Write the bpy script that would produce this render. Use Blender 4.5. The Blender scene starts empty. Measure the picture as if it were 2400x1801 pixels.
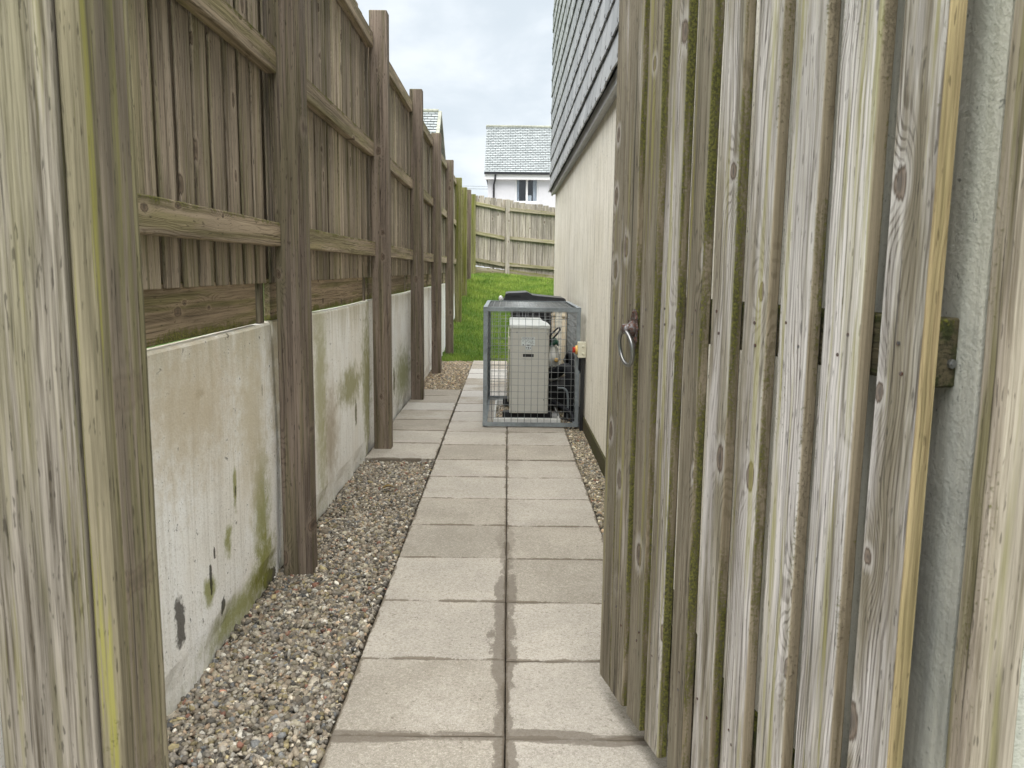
import bpy, math, random
import numpy as np
from mathutils import Vector, Matrix
random.seed(7)
rng = np.random.default_rng(11)
R = math.radians
C = bpy.context.scene.collection
scene = bpy.context.scene

# ------------------------------------------------------------------ camera
CAM_H = 1.243
cam_d = bpy.data.cameras.new('camera')
cam = bpy.data.objects.new('camera', cam_d)
C.objects.link(cam)
cam_d.sensor_width = 36.0
cam_d.lens = 28.35
cam_d.clip_start = 0.02
cam_d.clip_end = 2000
def cam_axes(p, y, r):
    fw = Vector((math.sin(y)*math.cos(p), math.cos(y)*math.cos(p), -math.sin(p)))
    rt = Vector((math.cos(y), -math.sin(y), 0))
    up = rt.cross(fw)
    c, s = math.cos(r), math.sin(r)
    return c*rt + s*up, -s*rt + c*up, fw
a_, b_, f_ = cam_axes(0.14109, 0.00659, 0.01179)
m = Matrix((a_, b_, -f_)).transposed().to_4x4()
m.translation = Vector((0, 0, CAM_H))
cam.matrix_world = m
cam_d.dof.use_dof = True
cam_d.dof.focus_distance = 4.2
cam_d.dof.aperture_fstop = 13
scene.camera = cam

# ------------------------------------------------------------------ world
SUN_EL, SUN_AZ = R(58), R(165)      # azimuth clockwise from +Y
world = bpy.data.worlds.new('World'); scene.world = world
world.use_nodes = True
wn = world.node_tree; wn.nodes.clear()

# small node language ------------------------------------------------
class NT:
    def __init__(s, tree): s.t = tree
    def node(s, typ, **kw):
        n = s.t.nodes.new(typ)
        for k, v in kw.items(): setattr(n, k, v)
        return n
    def put(s, sock, v):
        if v is None: return
        if hasattr(v, 'is_output') or isinstance(v, bpy.types.NodeSocket): s.t.links.new(v, sock)
        else:
            if sock.type == 'RGBA' and len(v) == 3: v = (*v, 1)
            sock.default_value = v
    def m(s, op, a, b=None, c=None, clamp=False):
        n = s.node('ShaderNodeMath', operation=op, use_clamp=clamp)
        s.put(n.inputs[0], a); s.put(n.inputs[1], b); s.put(n.inputs[2], c)
        return n.outputs[0]
    def v(s, op, a, b=None, sc=None):
        n = s.node('ShaderNodeVectorMath', operation=op)
        s.put(n.inputs[0], a); s.put(n.inputs[1], b)
        if sc is not None: s.put(n.inputs['Scale'], sc)
        return n.outputs[1] if op in ('LENGTH', 'DISTANCE', 'DOT_PRODUCT') else n.outputs[0]
    def mix(s, f, a, b, mode='MIX'):
        n = s.node('ShaderNodeMix', data_type='RGBA', blend_type=mode)
        s.put(n.inputs[0], f); s.put(n.inputs[6], a); s.put(n.inputs[7], b)
        return n.outputs[2]
    def noise(s, vec, scale=1, detail=4, rough=.55, dist=0, col=False):
        n = s.node('ShaderNodeTexNoise')
        s.put(n.inputs['Vector'], vec); s.put(n.inputs['Scale'], scale); s.put(n.inputs['Detail'], detail)
        s.put(n.inputs['Roughness'], rough); s.put(n.inputs['Distortion'], dist)
        return n.outputs[1 if col else 0]
    def voro(s, vec, scale=1, rand=1, feature='F1', out=0):
        n = s.node('ShaderNodeTexVoronoi', feature=feature)
        s.put(n.inputs['Vector'], vec); s.put(n.inputs['Scale'], scale); s.put(n.inputs['Randomness'], rand)
        return n.outputs[out]
    def step(s, x, a, b, lo=0., hi=1.):
        n = s.node('ShaderNodeMapRange', interpolation_type='SMOOTHSTEP')
        s.put(n.inputs[0], x); s.put(n.inputs[1], a); s.put(n.inputs[2], b); s.put(n.inputs[3], lo); s.put(n.inputs[4], hi)
        return n.outputs[0]
    def lin(s, x, a, b, lo=0., hi=1.):
        n = s.node('ShaderNodeMapRange')
        s.put(n.inputs[0], x); s.put(n.inputs[1], a); s.put(n.inputs[2], b); s.put(n.inputs[3], lo); s.put(n.inputs[4], hi)
        return n.outputs[0]
    def attr(s, name, out='Vector'):
        n = s.node('ShaderNodeAttribute', attribute_name=name); return n.outputs[out]
    def sep(s, vec):
        n = s.node('ShaderNodeSeparateXYZ'); s.put(n.inputs[0], vec); return n.outputs
    def comb(s, x, y, z):
        n = s.node('ShaderNodeCombineXYZ'); s.put(n.inputs[0], x); s.put(n.inputs[1], y); s.put(n.inputs[2], z); return n.outputs[0]
    def pos(s): return s.node('ShaderNodeNewGeometry').outputs['Position']
    def nor(s): return s.node('ShaderNodeNewGeometry').outputs['Normal']
    def bump(s, h, strength=.5, dist=.002, prev=None):
        n = s.node('ShaderNodeBump'); s.put(n.inputs['Height'], h); s.put(n.inputs['Strength'], strength)
        s.put(n.inputs['Distance'], dist); s.put(n.inputs['Normal'], prev); return n.outputs[0]

W = NT(wn)
tc = W.node('ShaderNodeTexCoord').outputs['Generated']
dx, dy, dz = W.sep(tc)
sky = W.node('ShaderNodeTexSky', sky_type='NISHITA', sun_disc=False, sun_elevation=SUN_EL, sun_rotation=SUN_AZ)
cv = W.comb(W.m('MULTIPLY', dx, 3.0), W.m('MULTIPLY', dy, 2.0), W.m('MULTIPLY', dz, 5.5))
n1 = W.noise(cv, 1.9, 7, .55, .25)
n2 = W.noise(W.v('ADD', cv, (7.3, 2.1, 0)), .8, 4, .5)
cl = W.step(W.m('ADD', W.m('MULTIPLY', n1, .6), W.m('MULTIPLY', n2, .4)), .41, .60)
ccol = W.mix(cl, (5.9, 6.55, 7.1, 1), (7.7, 8.15, 8.55, 1))
lum = W.step(dz, .30, .9, .79, 3.9)
ccol = W.mix(W.step(dz, .30, .7), ccol, (8.1, 8.0, 7.75, 1))
ccol = W.v('SCALE', ccol, sc=lum)
fin = W.mix(.96, sky.outputs[0], ccol)
bg = W.node('ShaderNodeBackground'); W.put(bg.inputs[0], fin); bg.inputs[1].default_value = .1
wo = W.node('ShaderNodeOutputWorld'); wn.links.new(bg.outputs[0], wo.inputs[0])

sun_d = bpy.data.lights.new('sun', 'SUN'); sun_d.energy = 1.5; sun_d.angle = R(50); sun_d.color = (1, .965, .91)
sun = bpy.data.objects.new('sun', sun_d); C.objects.link(sun)
sdir = Vector((math.sin(SUN_AZ)*math.cos(SUN_EL), math.cos(SUN_AZ)*math.cos(SUN_EL), math.sin(SUN_EL)))
sun.rotation_euler = sdir.to_track_quat('Z', 'Y').to_euler(); sun.location = (0, -3, 12)
scene.view_settings.view_transform = 'Standard'
scene.view_settings.look = 'None'
scene.view_settings.exposure = 0.72
scene.view_settings.gamma = 1.0
scene.cycles.max_bounces = 10
scene.cycles.diffuse_bounces = 6

# ------------------------------------------------------------------ materials
def newmat(name):
    mt = bpy.data.materials.new(name); mt.use_nodes = True
    t = mt.node_tree; t.nodes.clear()
    k = NT(t)
    b = k.node('ShaderNodeBsdfPrincipled'); o = k.node('ShaderNodeOutputMaterial')
    t.links.new(b.outputs[0], o.inputs[0])
    def fin(col=None, rough=.8, nor=None, metal=0, spec=.3, **kw):
        k.put(b.inputs['Base Color'], col); k.put(b.inputs['Roughness'], rough)
        if nor is not None: k.put(b.inputs['Normal'], nor)
        k.put(b.inputs['Metallic'], metal); k.put(b.inputs['Specular IOR Level'], spec)
        for n_, v_ in kw.items(): k.put(b.inputs[n_.replace('_', ' ')], v_)
    return mt, k, fin

def plain(name, col, rough=.5, metal=0, spec=.4, var=.12, bump=.15, scale=60):
    mt, k, fin = newmat(name)
    p = k.pos()
    n = k.noise(p, scale, 5, .6); n2 = k.noise(p, scale*.12, 4, .6)
    f = k.m('ADD', k.m('MULTIPLY', n, .5), k.m('MULTIPLY', n2, .5))
    c = k.mix(k.step(f, .35, .65), tuple(x*(1-var) for x in col), tuple(min(1, x*(1+var)) for x in col))
    fin(c, k.lin(f, .3, .7, max(.05, rough-.08), min(1, rough+.1)), k.bump(n, bump, .001), metal, spec)
    return mt

def wood(name, light, dark, olive=(.20, .19, .075), oliveamt=.45, edge=None, edgeamt=.5, knots=1.0, moss=0.0,
         tonevar=.22, yellow=0.0, knotcol=(.085, .062, .046), fib=1.0, speck=.6, side=None, ringamt=.36, hasr=(.68, .74), brown=None):
    mt, k, fin = newmat(name)
    w = k.attr('wc'); loc = k.sep(k.attr('loc')); rnd = k.attr('rnd', 'Fac')
    x, y, z = k.sep(w)
    wp = k.noise(k.v('MULTIPLY', w, (5, 5, 1.5)), 1, 3, .5)
    xx = k.m('ADD', x, k.m('MULTIPLY', k.m('SUBTRACT', wp, .5), .06))
    vn = k.node('ShaderNodeTexVoronoi', feature='F1', voronoi_dimensions='2D')
    jit = k.noise(k.v('MULTIPLY', w, (40, 40, 20)), 1, 2, .5)
    k.put(vn.inputs['Vector'], k.comb(k.m('MULTIPLY', x, 8.5), k.m('ADD', k.m('MULTIPLY', z, 4.6), k.m('MULTIPLY', jit, .10)), 0))
    vn.inputs['Scale'].default_value = 1
    d = vn.outputs[0]; kc3 = k.sep(vn.outputs[1])
    has = k.step(kc3[0], *hasr)
    ks = k.lin(kc3[1], 0, 1, .045, .125)                              # knot radius
    dn = k.m('DIVIDE', d, ks)
    infl = k.m('MULTIPLY', k.m('POWER', 2.718, k.m('MULTIPLY', k.m('MULTIPLY', d, d), -11.0)), has)
    big = k.noise(k.v('MULTIPLY', w, (10, 10, 1.0)), 1, 3, .5)
    f = k.m('ADD', k.m('MULTIPLY', xx, 210), k.m('ADD', k.m('MULTIPLY', infl, 9*knots), k.m('MULTIPLY', big, 20.0)))
    sn = k.m('SINE', k.m('MULTIPLY', f, 3.3))
    rm = k.lin(k.noise(k.v('MULTIPLY', w, (26, 26, 1.6)), 1, 4, .6), .40, .62, .1, 1.4)
    ring = k.m('MULTIPLY', k.step(sn, .0, 1.0), rm)
    fibre = k.m('SUBTRACT', k.noise(k.v('MULTIPLY', w, (330, 330, 6)), 1, 5, .7), .5)
    fibre2 = k.m('SUBTRACT', k.noise(k.v('MULTIPLY', w, (105, 105, 1.5)), 1, 5, .65), .5)
    fibre3 = k.m('SUBTRACT', k.noise(k.v('MULTIPLY', w, (38, 38, .9)), 1, 4, .6), .5)
    tone = k.m('ADD', k.m('MULTIPLY', ring, ringamt), k.m('ADD', k.m('MULTIPLY', fibre, 2.0*fib), k.m('ADD', k.m('MULTIPLY', fibre2, 2.4*fib), k.m('MULTIPLY', fibre3, 1.6*fib))))
    tone = k.m('ADD', tone, .26, clamp=True)
    col = k.mix(tone, light, dark)
    wb = k.noise(k.v('MULTIPLY', w, (15, 15, 1.3)), 1, 5, .65)
    if brown:
        bw = k.m('ADD', k.m('MULTIPLY', rnd, .85), k.m('MULTIPLY', k.m('SUBTRACT', wb, .5), 2.2))
        col = k.mix(k.step(bw, .75, .30), col, k.mix(tone, brown[0], brown[1]))
    col = k.mix(k.step(k.noise(k.v('MULTIPLY', w, (24, 24, 1.0)), 1, 4, .6), .47, .60, 0, oliveamt), col, k.mix(tone, olive, tuple(c*.5 for c in olive)))
    tv = k.m('MULTIPLY', k.lin(rnd, 0, 1, 1-tonevar, 1+tonevar), k.lin(wb, .35, .65, .80, 1.2))
    col = k.v('SCALE', col, sc=tv)
    # knots
    dk = k.m('ADD', dn, k.m('ADD', k.m('MULTIPLY', fibre2, 1.6), k.m('MULTIPLY', fibre, .9)))
    halo = k.m('MULTIPLY', k.m('MULTIPLY', k.step(dk, 2.6, 1.4), has), .40*knots, clamp=True)
    col = k.mix(halo, col, tuple(min(1, c*1.12) for c in light))
    core = k.m('MULTIPLY', k.step(dk, 1.12, .92), k.m('MULTIPLY', has, knots), clamp=True)
    kin = k.mix(k.step(k.m('ADD', dn, k.m('MULTIPLY', fibre, 3)), .2, .9), tuple(c*.7 for c in knotcol), tuple(c*2.2 for c in knotcol))
    col = k.mix(k.m('MULTIPLY', core, .8), col, kin)
    rim = k.m('MULTIPLY', k.m('MULTIPLY', k.step(dk, .78, .98), k.step(dk, 1.28, 1.05)), k.m('MULTIPLY', has, .8*knots), clamp=True)
    col = k.mix(rim, col, knotcol)
    # splits, black specks
    sp = k.noise(k.v('MULTIPLY', w, (190, 190, 26)), 1, 2, .5)
    col = k.mix(k.step(sp, .64, .70, 0, speck), col, tuple(c*.3 for c in dark))
    ck = k.noise(k.v('MULTIPLY', w, (85, 85, 1.2)), 1, 3, .6)
    check = k.step(ck, .655, .69)
    col = k.mix(k.m('MULTIPLY', check, .65), col, tuple(c*.25 for c in dark))
    # algae / moss
    p = k.pos()
    mn = k.noise(p, 170, 5, .75); ms = k.noise(k.v('MULTIPLY', p, (9, 9, 1.6)), 1, 4, .6)
    base = k.m('ADD', ms, k.m('MULTIPLY', k.m('SUBTRACT', mn, .5), .8))
    ed = 0.0
    if edge == 'top': ed = k.step(loc[0], .62, 1.0)
    elif edge == 'sides': ed = k.step(k.m('ABSOLUTE', k.m('SUBTRACT', loc[0], .5)), .30, .5)
    elif edge == 'left': ed = k.step(loc[0], .35, 0.0)
    elif edge == 'right': ed = k.step(loc[0], .65, 1.0)
    elif edge == 'all': ed = 1.0
    base2 = k.m('ADD', base, k.m('MULTIPLY', ed, edgeamt)) if edge else base
    mask = k.step(base2, .76-moss, .92-moss)
    upn = k.step(k.sep(k.nor())[2], .35, .8)
    mask = k.m('MAXIMUM', mask, k.m('MULTIPLY', upn, k.step(base, .35, .6, 0, .8)))
    mcol = k.mix(k.step(mn, .40, .62), (.035, .04, .010), (.20, .205, .035))
    col = k.mix(k.m('MULTIPLY', mask, .85), col, mcol)
    if yellow:
        ys = k.noise(k.v('MULTIPLY', w, (30, 30, .8)), 1, 4, .6)
        yl = k.m('MULTIPLY', k.step(k.m('ADD', ys, k.m('MULTIPLY', fibre, .3)), .56, .66), yellow)
        col = k.mix(yl, col, (.33, .31, .07))
    if side:
        sm = k.step(loc[0], .035, .005)
        scol = k.mix(k.m('ADD', k.m('MULTIPLY', tone, .7), k.m('MULTIPLY', mn, .4)), side[0], side[1])
        far = k.step(k.sep(p)[1], 1.05, 1.75, -.05, .12)
        gr = k.noise(k.v('MULTIPLY', p, (25, 25, 2.6)), 1, 5, .65)
        mk2 = k.step(k.m('ADD', k.m('ADD', k.m('MULTIPLY', gr, .9), far), k.m('MULTIPLY', mn, .45)), .70, .84)
        scol = k.mix(k.m('MULTIPLY', mk2, .85), scol, mcol)
        col = k.mix(sm, col, scol)
        mask = k.m('MAXIMUM', mask, k.m('MULTIPLY', mk2, sm))
    h = k.m('ADD', k.m('MULTIPLY', tone, -.7), k.m('ADD', k.m('MULTIPLY', check, -1.4), k.m('MULTIPLY', mask, k.m('MULTIPLY', mn, 2.6))))
    fin(col, .85, k.bump(h, .8, .0018), 0, .2)
    return mt

M = {}
M['gate'] = wood('weathered_grey_wood', (.56, .535, .52), (.15, .132, .118), olive=(.31, .285, .21), oliveamt=.5, edge='sides', edgeamt=.16, moss=.0, tonevar=.12, yellow=.5, side=((.38, .32, .23), (.18, .145, .095)), brown=((.31, .275, .21), (.10, .083, .058)), ringamt=.42, fib=.85)
M['gate_edge'] = wood('yellow_sawn_wood', (.44, .35, .20), (.22, .165, .09), olive=(.25, .21, .10), oliveamt=.6, knots=.2, tonevar=.1)
M['gate_rail'] = wood('dark_green_rail_wood', (.12, .10, .06), (.045, .04, .025), olive=(.05, .06, .02), oliveamt=.9, edge='top', edgeamt=.3, moss=.08, knots=.3)
M['jamb_grey'] = wood('near_grey_post_wood', (.32, .285, .245), (.085, .07, .052), olive=(.19, .17, .095), oliveamt=.6, knots=.0, moss=.03, yellow=.25, tonevar=.05, ringamt=.1, fib=1.2)
M['jamb_green'] = wood('near_green_jamb_wood', (.26, .225, .155), (.10, .085, .055), olive=(.20, .18, .085), oliveamt=.5, knots=.0, moss=.02, ringamt=.12, yellow=.7, tonevar=.05)
M['jamb_side'] = wood('near_brown_jamb_wood', (.235, .195, .155), (.085, .068, .05), olive=(.20, .185, .09), oliveamt=.7, knots=.4, moss=.01, yellow=.3, tonevar=.05, ringamt=.15)
M['rpost'] = wood('near_right_post_wood', (.44, .385, .32), (.17, .14, .10), olive=(.23, .21, .10), oliveamt=.85, knots=.5, moss=.06, tonevar=.05, ringamt=.2, edge='left', edgeamt=.1, hasr=(.7, .8))
M['post'] = wood('brown_post_wood', (.235, .19, .155), (.075, .057, .045), olive=(.15, .14, .07), oliveamt=.5, moss=.03, tonevar=.1, ringamt=.3)
M['post_green'] = wood('green_post_wood', (.22, .21, .10), (.08, .075, .03), olive=(.16, .17, .03), oliveamt=.9, knots=.6, moss=.08, tonevar=.12)
M['fence'] = wood('brown_fence_board_wood', (.42, .35, .28), (.14, .11, .08), olive=(.25, .23, .12), oliveamt=.6, moss=.03, tonevar=.3, ringamt=.25)
M['rail'] = wood('fence_rail_wood', (.37, .30, .22), (.14, .11, .075), olive=(.22, .20, .085), oliveamt=.6, edge='top', edgeamt=.32, moss=.03, tonevar=.12)
M['gravelboard'] = wood('base_board_wood', (.33, .255, .175), (.13, .098, .062), olive=(.18, .17, .06), oliveamt=.6, edge='left', edgeamt=.42, moss=.02, tonevar=.1)
M['back'] = wood('pale_fence_wood', (.44, .40, .355), (.16, .138, .115), olive=(.26, .24, .16), oliveamt=.4, edge='right', edgeamt=.12, moss=.0, tonevar=.2)
M['back_rail'] = wood('mossy_pale_rail_wood', (.38, .34, .26), (.15, .13, .085), olive=(.24, .23, .09), oliveamt=.7, edge='top', edgeamt=.25, moss=.04, tonevar=.15)

# rendered wall with stains -----------------------------------------
def render_mat(name, base, dirt, stains=(), low=.25, streak=.35, bumpd=.0022, coarse=1.0, dirtamt=.55, drip=None, sidetone=None):
    mt, k, fin = newmat(name)
    p = k.pos(); px, py, pz = k.sep(p)
    big = k.noise(p, 2.1, 5, .6, .4)
    st = k.noise(k.v('MULTIPLY', p, (13, 13, .9)), 1, 6, .68)
    fine = k.noise(p, 230*coarse, 4, .6)
    med = k.noise(p, 55*coarse, 4, .6)
    col = k.mix(k.step(big, .38, .68, 0, dirtamt), base, dirt)
    col = k.mix(k.step(st, .50, .66, 0, streak), col, tuple(c*.66 for c in dirt))
    st2 = k.noise(k.v('MULTIPLY', p, (60, 60, 3)), 1, 3, .6)
    col = k.mix(k.step(st2, .5, .66, 0, streak), col, tuple(c*.6 for c in dirt))
    hz = k.m('ADD', pz, k.m('MULTIPLY', k.m('SUBTRACT', k.noise(p, 5, 5, .65), .5), .38))
    col = k.mix(k.step(hz, low, low-.26, 0, .75), col, (.20, .205, .06, 1))
    if drip is not None:
        hd = k.m('ADD', pz, k.m('MULTIPLY', k.m('SUBTRACT', k.noise(k.v('MULTIPLY', p, (14, 14, 1.5)), 1, 4, .6), .5), .5))
        col = k.mix(k.step(hd, drip-.13, drip+.12, 0, .62), col, (.44, .40, .27, 1))
    pit = k.noise(p, 34, 3, .75)
    col = k.mix(k.step(pit, .665, .69, 0, .85), col, (.06, .055, .04, 1))
    stp = k.noise(p, 110*coarse, 4, .7)
    col = k.mix(k.step(stp, .55, .66, 0, .5), col, tuple(c*.45 for c in dirt))
    if name == 'cream_house_render': col = k.mix(k.m('MULTIPLY', k.step(py, 2.2, 1.3), k.step(big, .25, .6, .95, .6)), col, k.mix(k.step(st, .35, .65), (.19, .20, .19, 1), (.42, .43, .39, 1)))  # grey-green algae tone, with the shade behind the gate painted into it
    h = k.m('ADD', k.m('MULTIPLY', fine, .5), k.m('ADD', k.m('MULTIPLY', med, .9), stp))
    for (sy, sz, ry, rz, sc_, soft) in stains:
        vy = k.m('DIVIDE', k.m('SUBTRACT', py, sy), ry); vz = k.m('DIVIDE', k.m('SUBTRACT', pz, sz), rz)
        rr = k.m('SQRT', k.m('ADD', k.m('MULTIPLY', vy, vy), k.m('MULTIPLY', vz, vz)))
        rr = k.m('ADD', rr, k.m('MULTIPLY', k.m('SUBTRACT', k.noise(p, 17 if soft > .2 else 26, 6, .7), .5), 2.6 if soft > .2 else 2.2))
        mk = k.step(rr, 1+soft, 1-soft)
        col = k.mix(k.m('MULTIPLY', mk, (.9 if soft < .3 else .85)), col, (*sc_, 1))
        if soft < .15: h = k.m('SUBTRACT', h, k.m('MULTIPLY', mk, 1.5))
    fin(col, .88, k.bump(h, .75, bumpd*1.1), 0, .2)
    return mt
DK, MS, BR = (.085, .078, .07), (.25, .26, .055), (.36, .27, .17)
stains = [(2.20, .228, .032, .082, DK, .2), (2.44, .225, .06, .04, MS, .5), (2.46, .25, .012, .045, (.03, .03, .02), .12), (2.98, .33, .085, .20, MS, .7),
          (2.69, .50, .016, .07, MS, .5), (2.695, .475, .006, .02, (.02, .02, .01), .1), (2.56, .12, .02, .03, (.03, .03, .02), .12), (3.08, .01, .07, .04, (.03, .02, .015), .12), (3.0, .10, .12, .10, MS, .6), (2.75, .04, .30, .06, MS, .8), (2.50, .33, .008, .02, (.05, .04, .03), .12), (3.02, .78, .006, .02, (.04, .03, .02), .12), (2.42, .86, .03, .015, (.2, .16, .1), .5),
          (2.35, .84, .34, .20, (.58, .50, .37), .9), (2.9, .70, .13, .26, (.62, .56, .43), .9), (2.62, .33, .03, .05, MS, .5),
          (4.75, .55, .32, .10, (.30, .29, .13), .6), (4.2, .35, .14, .22, (.42, .36, .27), .9), (5.35, .45, .16, .45, (.27, .27, .10), .7), (4.9, .36, .03, .08, (.18, .17, .10), .2),
          (6.6, .32, .05, .10, (.12, .11, .07), .2), (7.2, .3, .5, .2, (.22, .23, .08), .8), (3.25, .8, .1, .3, (.5, .44, .3), .8), (4.0, .6, .10, .5, (.42, .41, .24), .8)]
M['retwall'] = render_mat('stained_cream_render', (.93, .935, .93), (.80, .75, .66), stains, low=.06, streak=.26, drip=.97, dirtamt=.45)
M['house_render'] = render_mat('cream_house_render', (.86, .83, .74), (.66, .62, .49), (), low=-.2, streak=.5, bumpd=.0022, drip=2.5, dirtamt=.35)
M['plinth'] = render_mat('dark_green_plinth_render', (.075, .065, .035), (.06, .065, .02), (), low=.0, streak=.3, dirtamt=.8)
M['white_wall'] = render_mat('white_distant_render', (.64, .64, .675), (.56, .56, .59), (), low=-5, streak=.12, coarse=.3, dirtamt=.3)

def slab_mat():
    mt, k, fin = newmat('concrete_slab')
    p = k.pos(); px, py, pz = k.sep(p); rnd = k.attr('rnd', 'Fac'); loc = k.sep(k.attr('loc'))
    a = k.noise(p, 3.2, 5, .6); b = k.noise(p, 28, 5, .65); c = k.noise(p, 330, 3, .6)
    col = k.mix(k.step(a, .35, .68), (.31, .282, .24, 1), (.405, .37, .318, 1))
    col = k.mix(k.step(b, .48, .66, 0, .45), col, (.32, .29, .235, 1))
    col = k.mix(k.step(c, .50, .60, 0, .55), col, (.22, .205, .17, 1))
    col = k.mix(k.step(c, .46, .38, 0, .45), col, (.54, .51, .455, 1))
    # pale bloom on the far, raised slabs
    far = k.step(py, 5.6, 8.8)
    bl = k.m('MULTIPLY', k.step(k.m('ADD', rnd, k.m('MULTIPLY', a, .6)), .75, .95), k.m('ADD', k.m('MULTIPLY', far, .6), .12), clamp=True)
    col = k.mix(bl, col, (.52, .52, .52, 1))
    col = k.v('SCALE', col, sc=k.lin(rnd, 0, 1, .86, 1.08))
    # damp, dirty seams
    sp2 = k.noise(p, 120, 4, .75)
    col = k.mix(k.step(sp2, .53, .63, 0, .6), col, (.20, .18, .145, 1))
    col = k.mix(k.step(sp2, .45, .36, 0, .5), col, (.56, .52, .455, 1))
    ex = k.m('MINIMUM', loc[0], k.m('SUBTRACT', 1, loc[0])); ey = k.m('MINIMUM', loc[1], k.m('SUBTRACT', 1, loc[1]))
    e = k.m('MINIMUM', ex, ey)
    wob = k.m('MULTIPLY', k.m('SUBTRACT', k.noise(p, 7, 7, .75), .47), .16)
    dirt = k.step(k.m('SUBTRACT', e, wob), .014, .002)
    col = k.mix(k.m('MULTIPLY', dirt, .75), col, (.13, .105, .075, 1))
    cx = k.m('ABSOLUTE', px)
    damp = k.step(k.m('SUBTRACT', cx, k.m('MULTIPLY', k.m('SUBTRACT', k.noise(k.v('MULTIPLY', p, (6, 2.6, 1)), 1, 8, .75), .34), .20)), .006, -.006)
    damp = k.m('MULTIPLY', damp, k.step(py, 4.3, 2.9))
    dy0 = k.m('ABSOLUTE', k.m('SUBTRACT', py, 2.0))
    damp2 = k.step(k.m('SUBTRACT', dy0, k.m('MULTIPLY', k.m('SUBTRACT', k.noise(k.v('MULTIPLY', p, (3.0, 12, 1)), 1, 8, .75), .35), .18)), .006, -.006)
    dm = k.m('MAXIMUM', damp, damp2)
    col = k.mix(k.m('MULTIPLY', dm, .72), col, (.115, .095, .072, 1))
    pit = k.noise(p, 60, 2, .8)
    pm = k.step(pit, .69, .72)
    col = k.mix(k.m('MULTIPLY', pm, .7), col, (.12, .10, .07, 1))
    h = k.m('ADD', k.m('MULTIPLY', c, .5), k.m('SUBTRACT', k.m('MULTIPLY', b, 2.2), k.m('MULTIPLY', pm, 1.3)))
    fin(col, k.lin(dm, 0, 1, .85, .6), k.bump(h, .55, .003), 0, .3)
    return mt
M['slab'] = slab_mat()

def stone_mat(name='gravel_stones', sc=1.0):
    mt, k, fin = newmat(name)
    p = k.pos(); c = k.attr('col', 'Color')
    n = k.noise(p, 160, 4, .7)
    col = k.mix(k.step(n, .35, .7, 0, .6), c, k.v('SCALE', c, sc=.45))
    col = k.mix(k.step(n, .62, .72, 0, .35), col, (.5, .47, .42, 1))
    fin(col, .68, k.bump(n, .5, .002), 0, .35)
    return mt
M['stone'] = stone_mat()

def soil_mat(name, c1, c2, sc=30):
    mt, k, fin = newmat(name)
    p = k.pos(); n = k.noise(p, sc, 6, .7); v_ = k.voro(p, 70)
    col = k.mix(k.step(n, .35, .65), c1, c2)
    fin(col, .95, k.bump(k.m('ADD', n, v_), .8, .01), 0, .1)
    return mt
M['soil'] = soil_mat('damp_soil', (.035, .03, .022), (.075, .062, .045))

def lawn_mat():
    mt, k, fin = newmat('lawn_turf')
    p = k.pos(); n = k.noise(p, 1.2, 5, .6); f = k.noise(p, 45, 5, .7)
    col = k.mix(k.step(n, .35, .65), (.065, .13, .02), (.11, .20, .03))
    col = k.mix(k.step(f, .4, .65), col, (.045, .085, .015))
    col = k.mix(k.step(k.sep(p)[1], 19.2, 20.2), col, (.20, .19, .17, 1))
    fin(col, .9, k.bump(f, 1, .02), 0, .15)
    return mt
M['turf'] = lawn_mat()
def blade_mat():
    mt, k, fin = newmat('grass_blades')
    fin(k.attr('col', 'Color'), .6, None, 0, .25)
    return mt
M['blade'] = blade_mat()

def slate_mat(name, c1, c2, rough=.5, lichen=.0, spec=.5):
    mt, k, fin = newmat(name)
    p = k.pos(); rnd = k.attr('rnd', 'Fac')
    n = k.noise(p, 12, 5, .6); f = k.noise(k.v('MULTIPLY', p, (90, 90, 12)), 1, 4, .6)
    col = k.mix(k.m('ADD', k.m('MULTIPLY', rnd, .7), k.m('MULTIPLY', n, .4)), c1, c2)
    col = k.mix(k.step(f, .45, .8, 0, .4), col, tuple(c*.6 for c in c1[:3]))
    col = k.mix(k.step(rnd, -.4, -.8), col, (.02, .02, .022, 1))
    if lichen: col = k.mix(k.step(n, .55, .7, 0, lichen), col, (.35, .37, .24, 1))
    fin(col, k.lin(n, .3, .7, rough-.1, rough+.12), k.bump(f, .35, .003), 0, spec)
    return mt
M['slate'] = slate_mat('hung_slate', (.21, .22, .222), (.40, .41, .41), .5)
M['roof_slate'] = slate_mat('roof_slate', (.165, .19, .20), (.265, .295, .305), .5, spec=.5)
M['slate_deck'] = plain('dark_slate_gap', (.085, .095, .10), .8)
M['ridge'] = plain('lichened_ridge_tile', (.27, .28, .235), .8, scale=9, var=.3)
M['slate_dark'] = plain('slate_underlay', (.03, .032, .035), .8)
M['galv'] = plain('galvanised_steel', (.25, .285, .31), .5, .45, .5, var=.22, scale=38)
M['galv_wire'] = plain('galvanised_wire', (.30, .32, .33), .5, .5, .5)
M['cream_metal'] = plain('cream_painted_metal', (.54, .54, .50), .42, 0, .45, var=.03, bump=.03)
M['cream_top'] = plain('pale_painted_metal', (.66, .69, .67), .35, 0, .5, var=.06, bump=.03)
M['black_plastic'] = plain('black_plastic', (.018, .019, .022), .38, 0, .5, var=.2)
M['black_rubber'] = plain('black_rubber', (.016, .018, .023), .6, 0, .3)
M['bin_grey'] = plain('worn_black_bin_plastic', (.026, .028, .033), .42, 0, .5, var=.3, scale=20)
M['white_plastic'] = plain('white_plastic', (.74, .74, .70), .4, 0, .4, var=.06, scale=12)
M['cream_plastic'] = plain('cream_plastic', (.70, .68, .55), .4, 0, .4, var=.04)
M['pipe_cream'] = plain('cream_pipe_plastic', (.66, .57, .42), .5, 0, .4, var=.08, scale=10)
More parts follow.
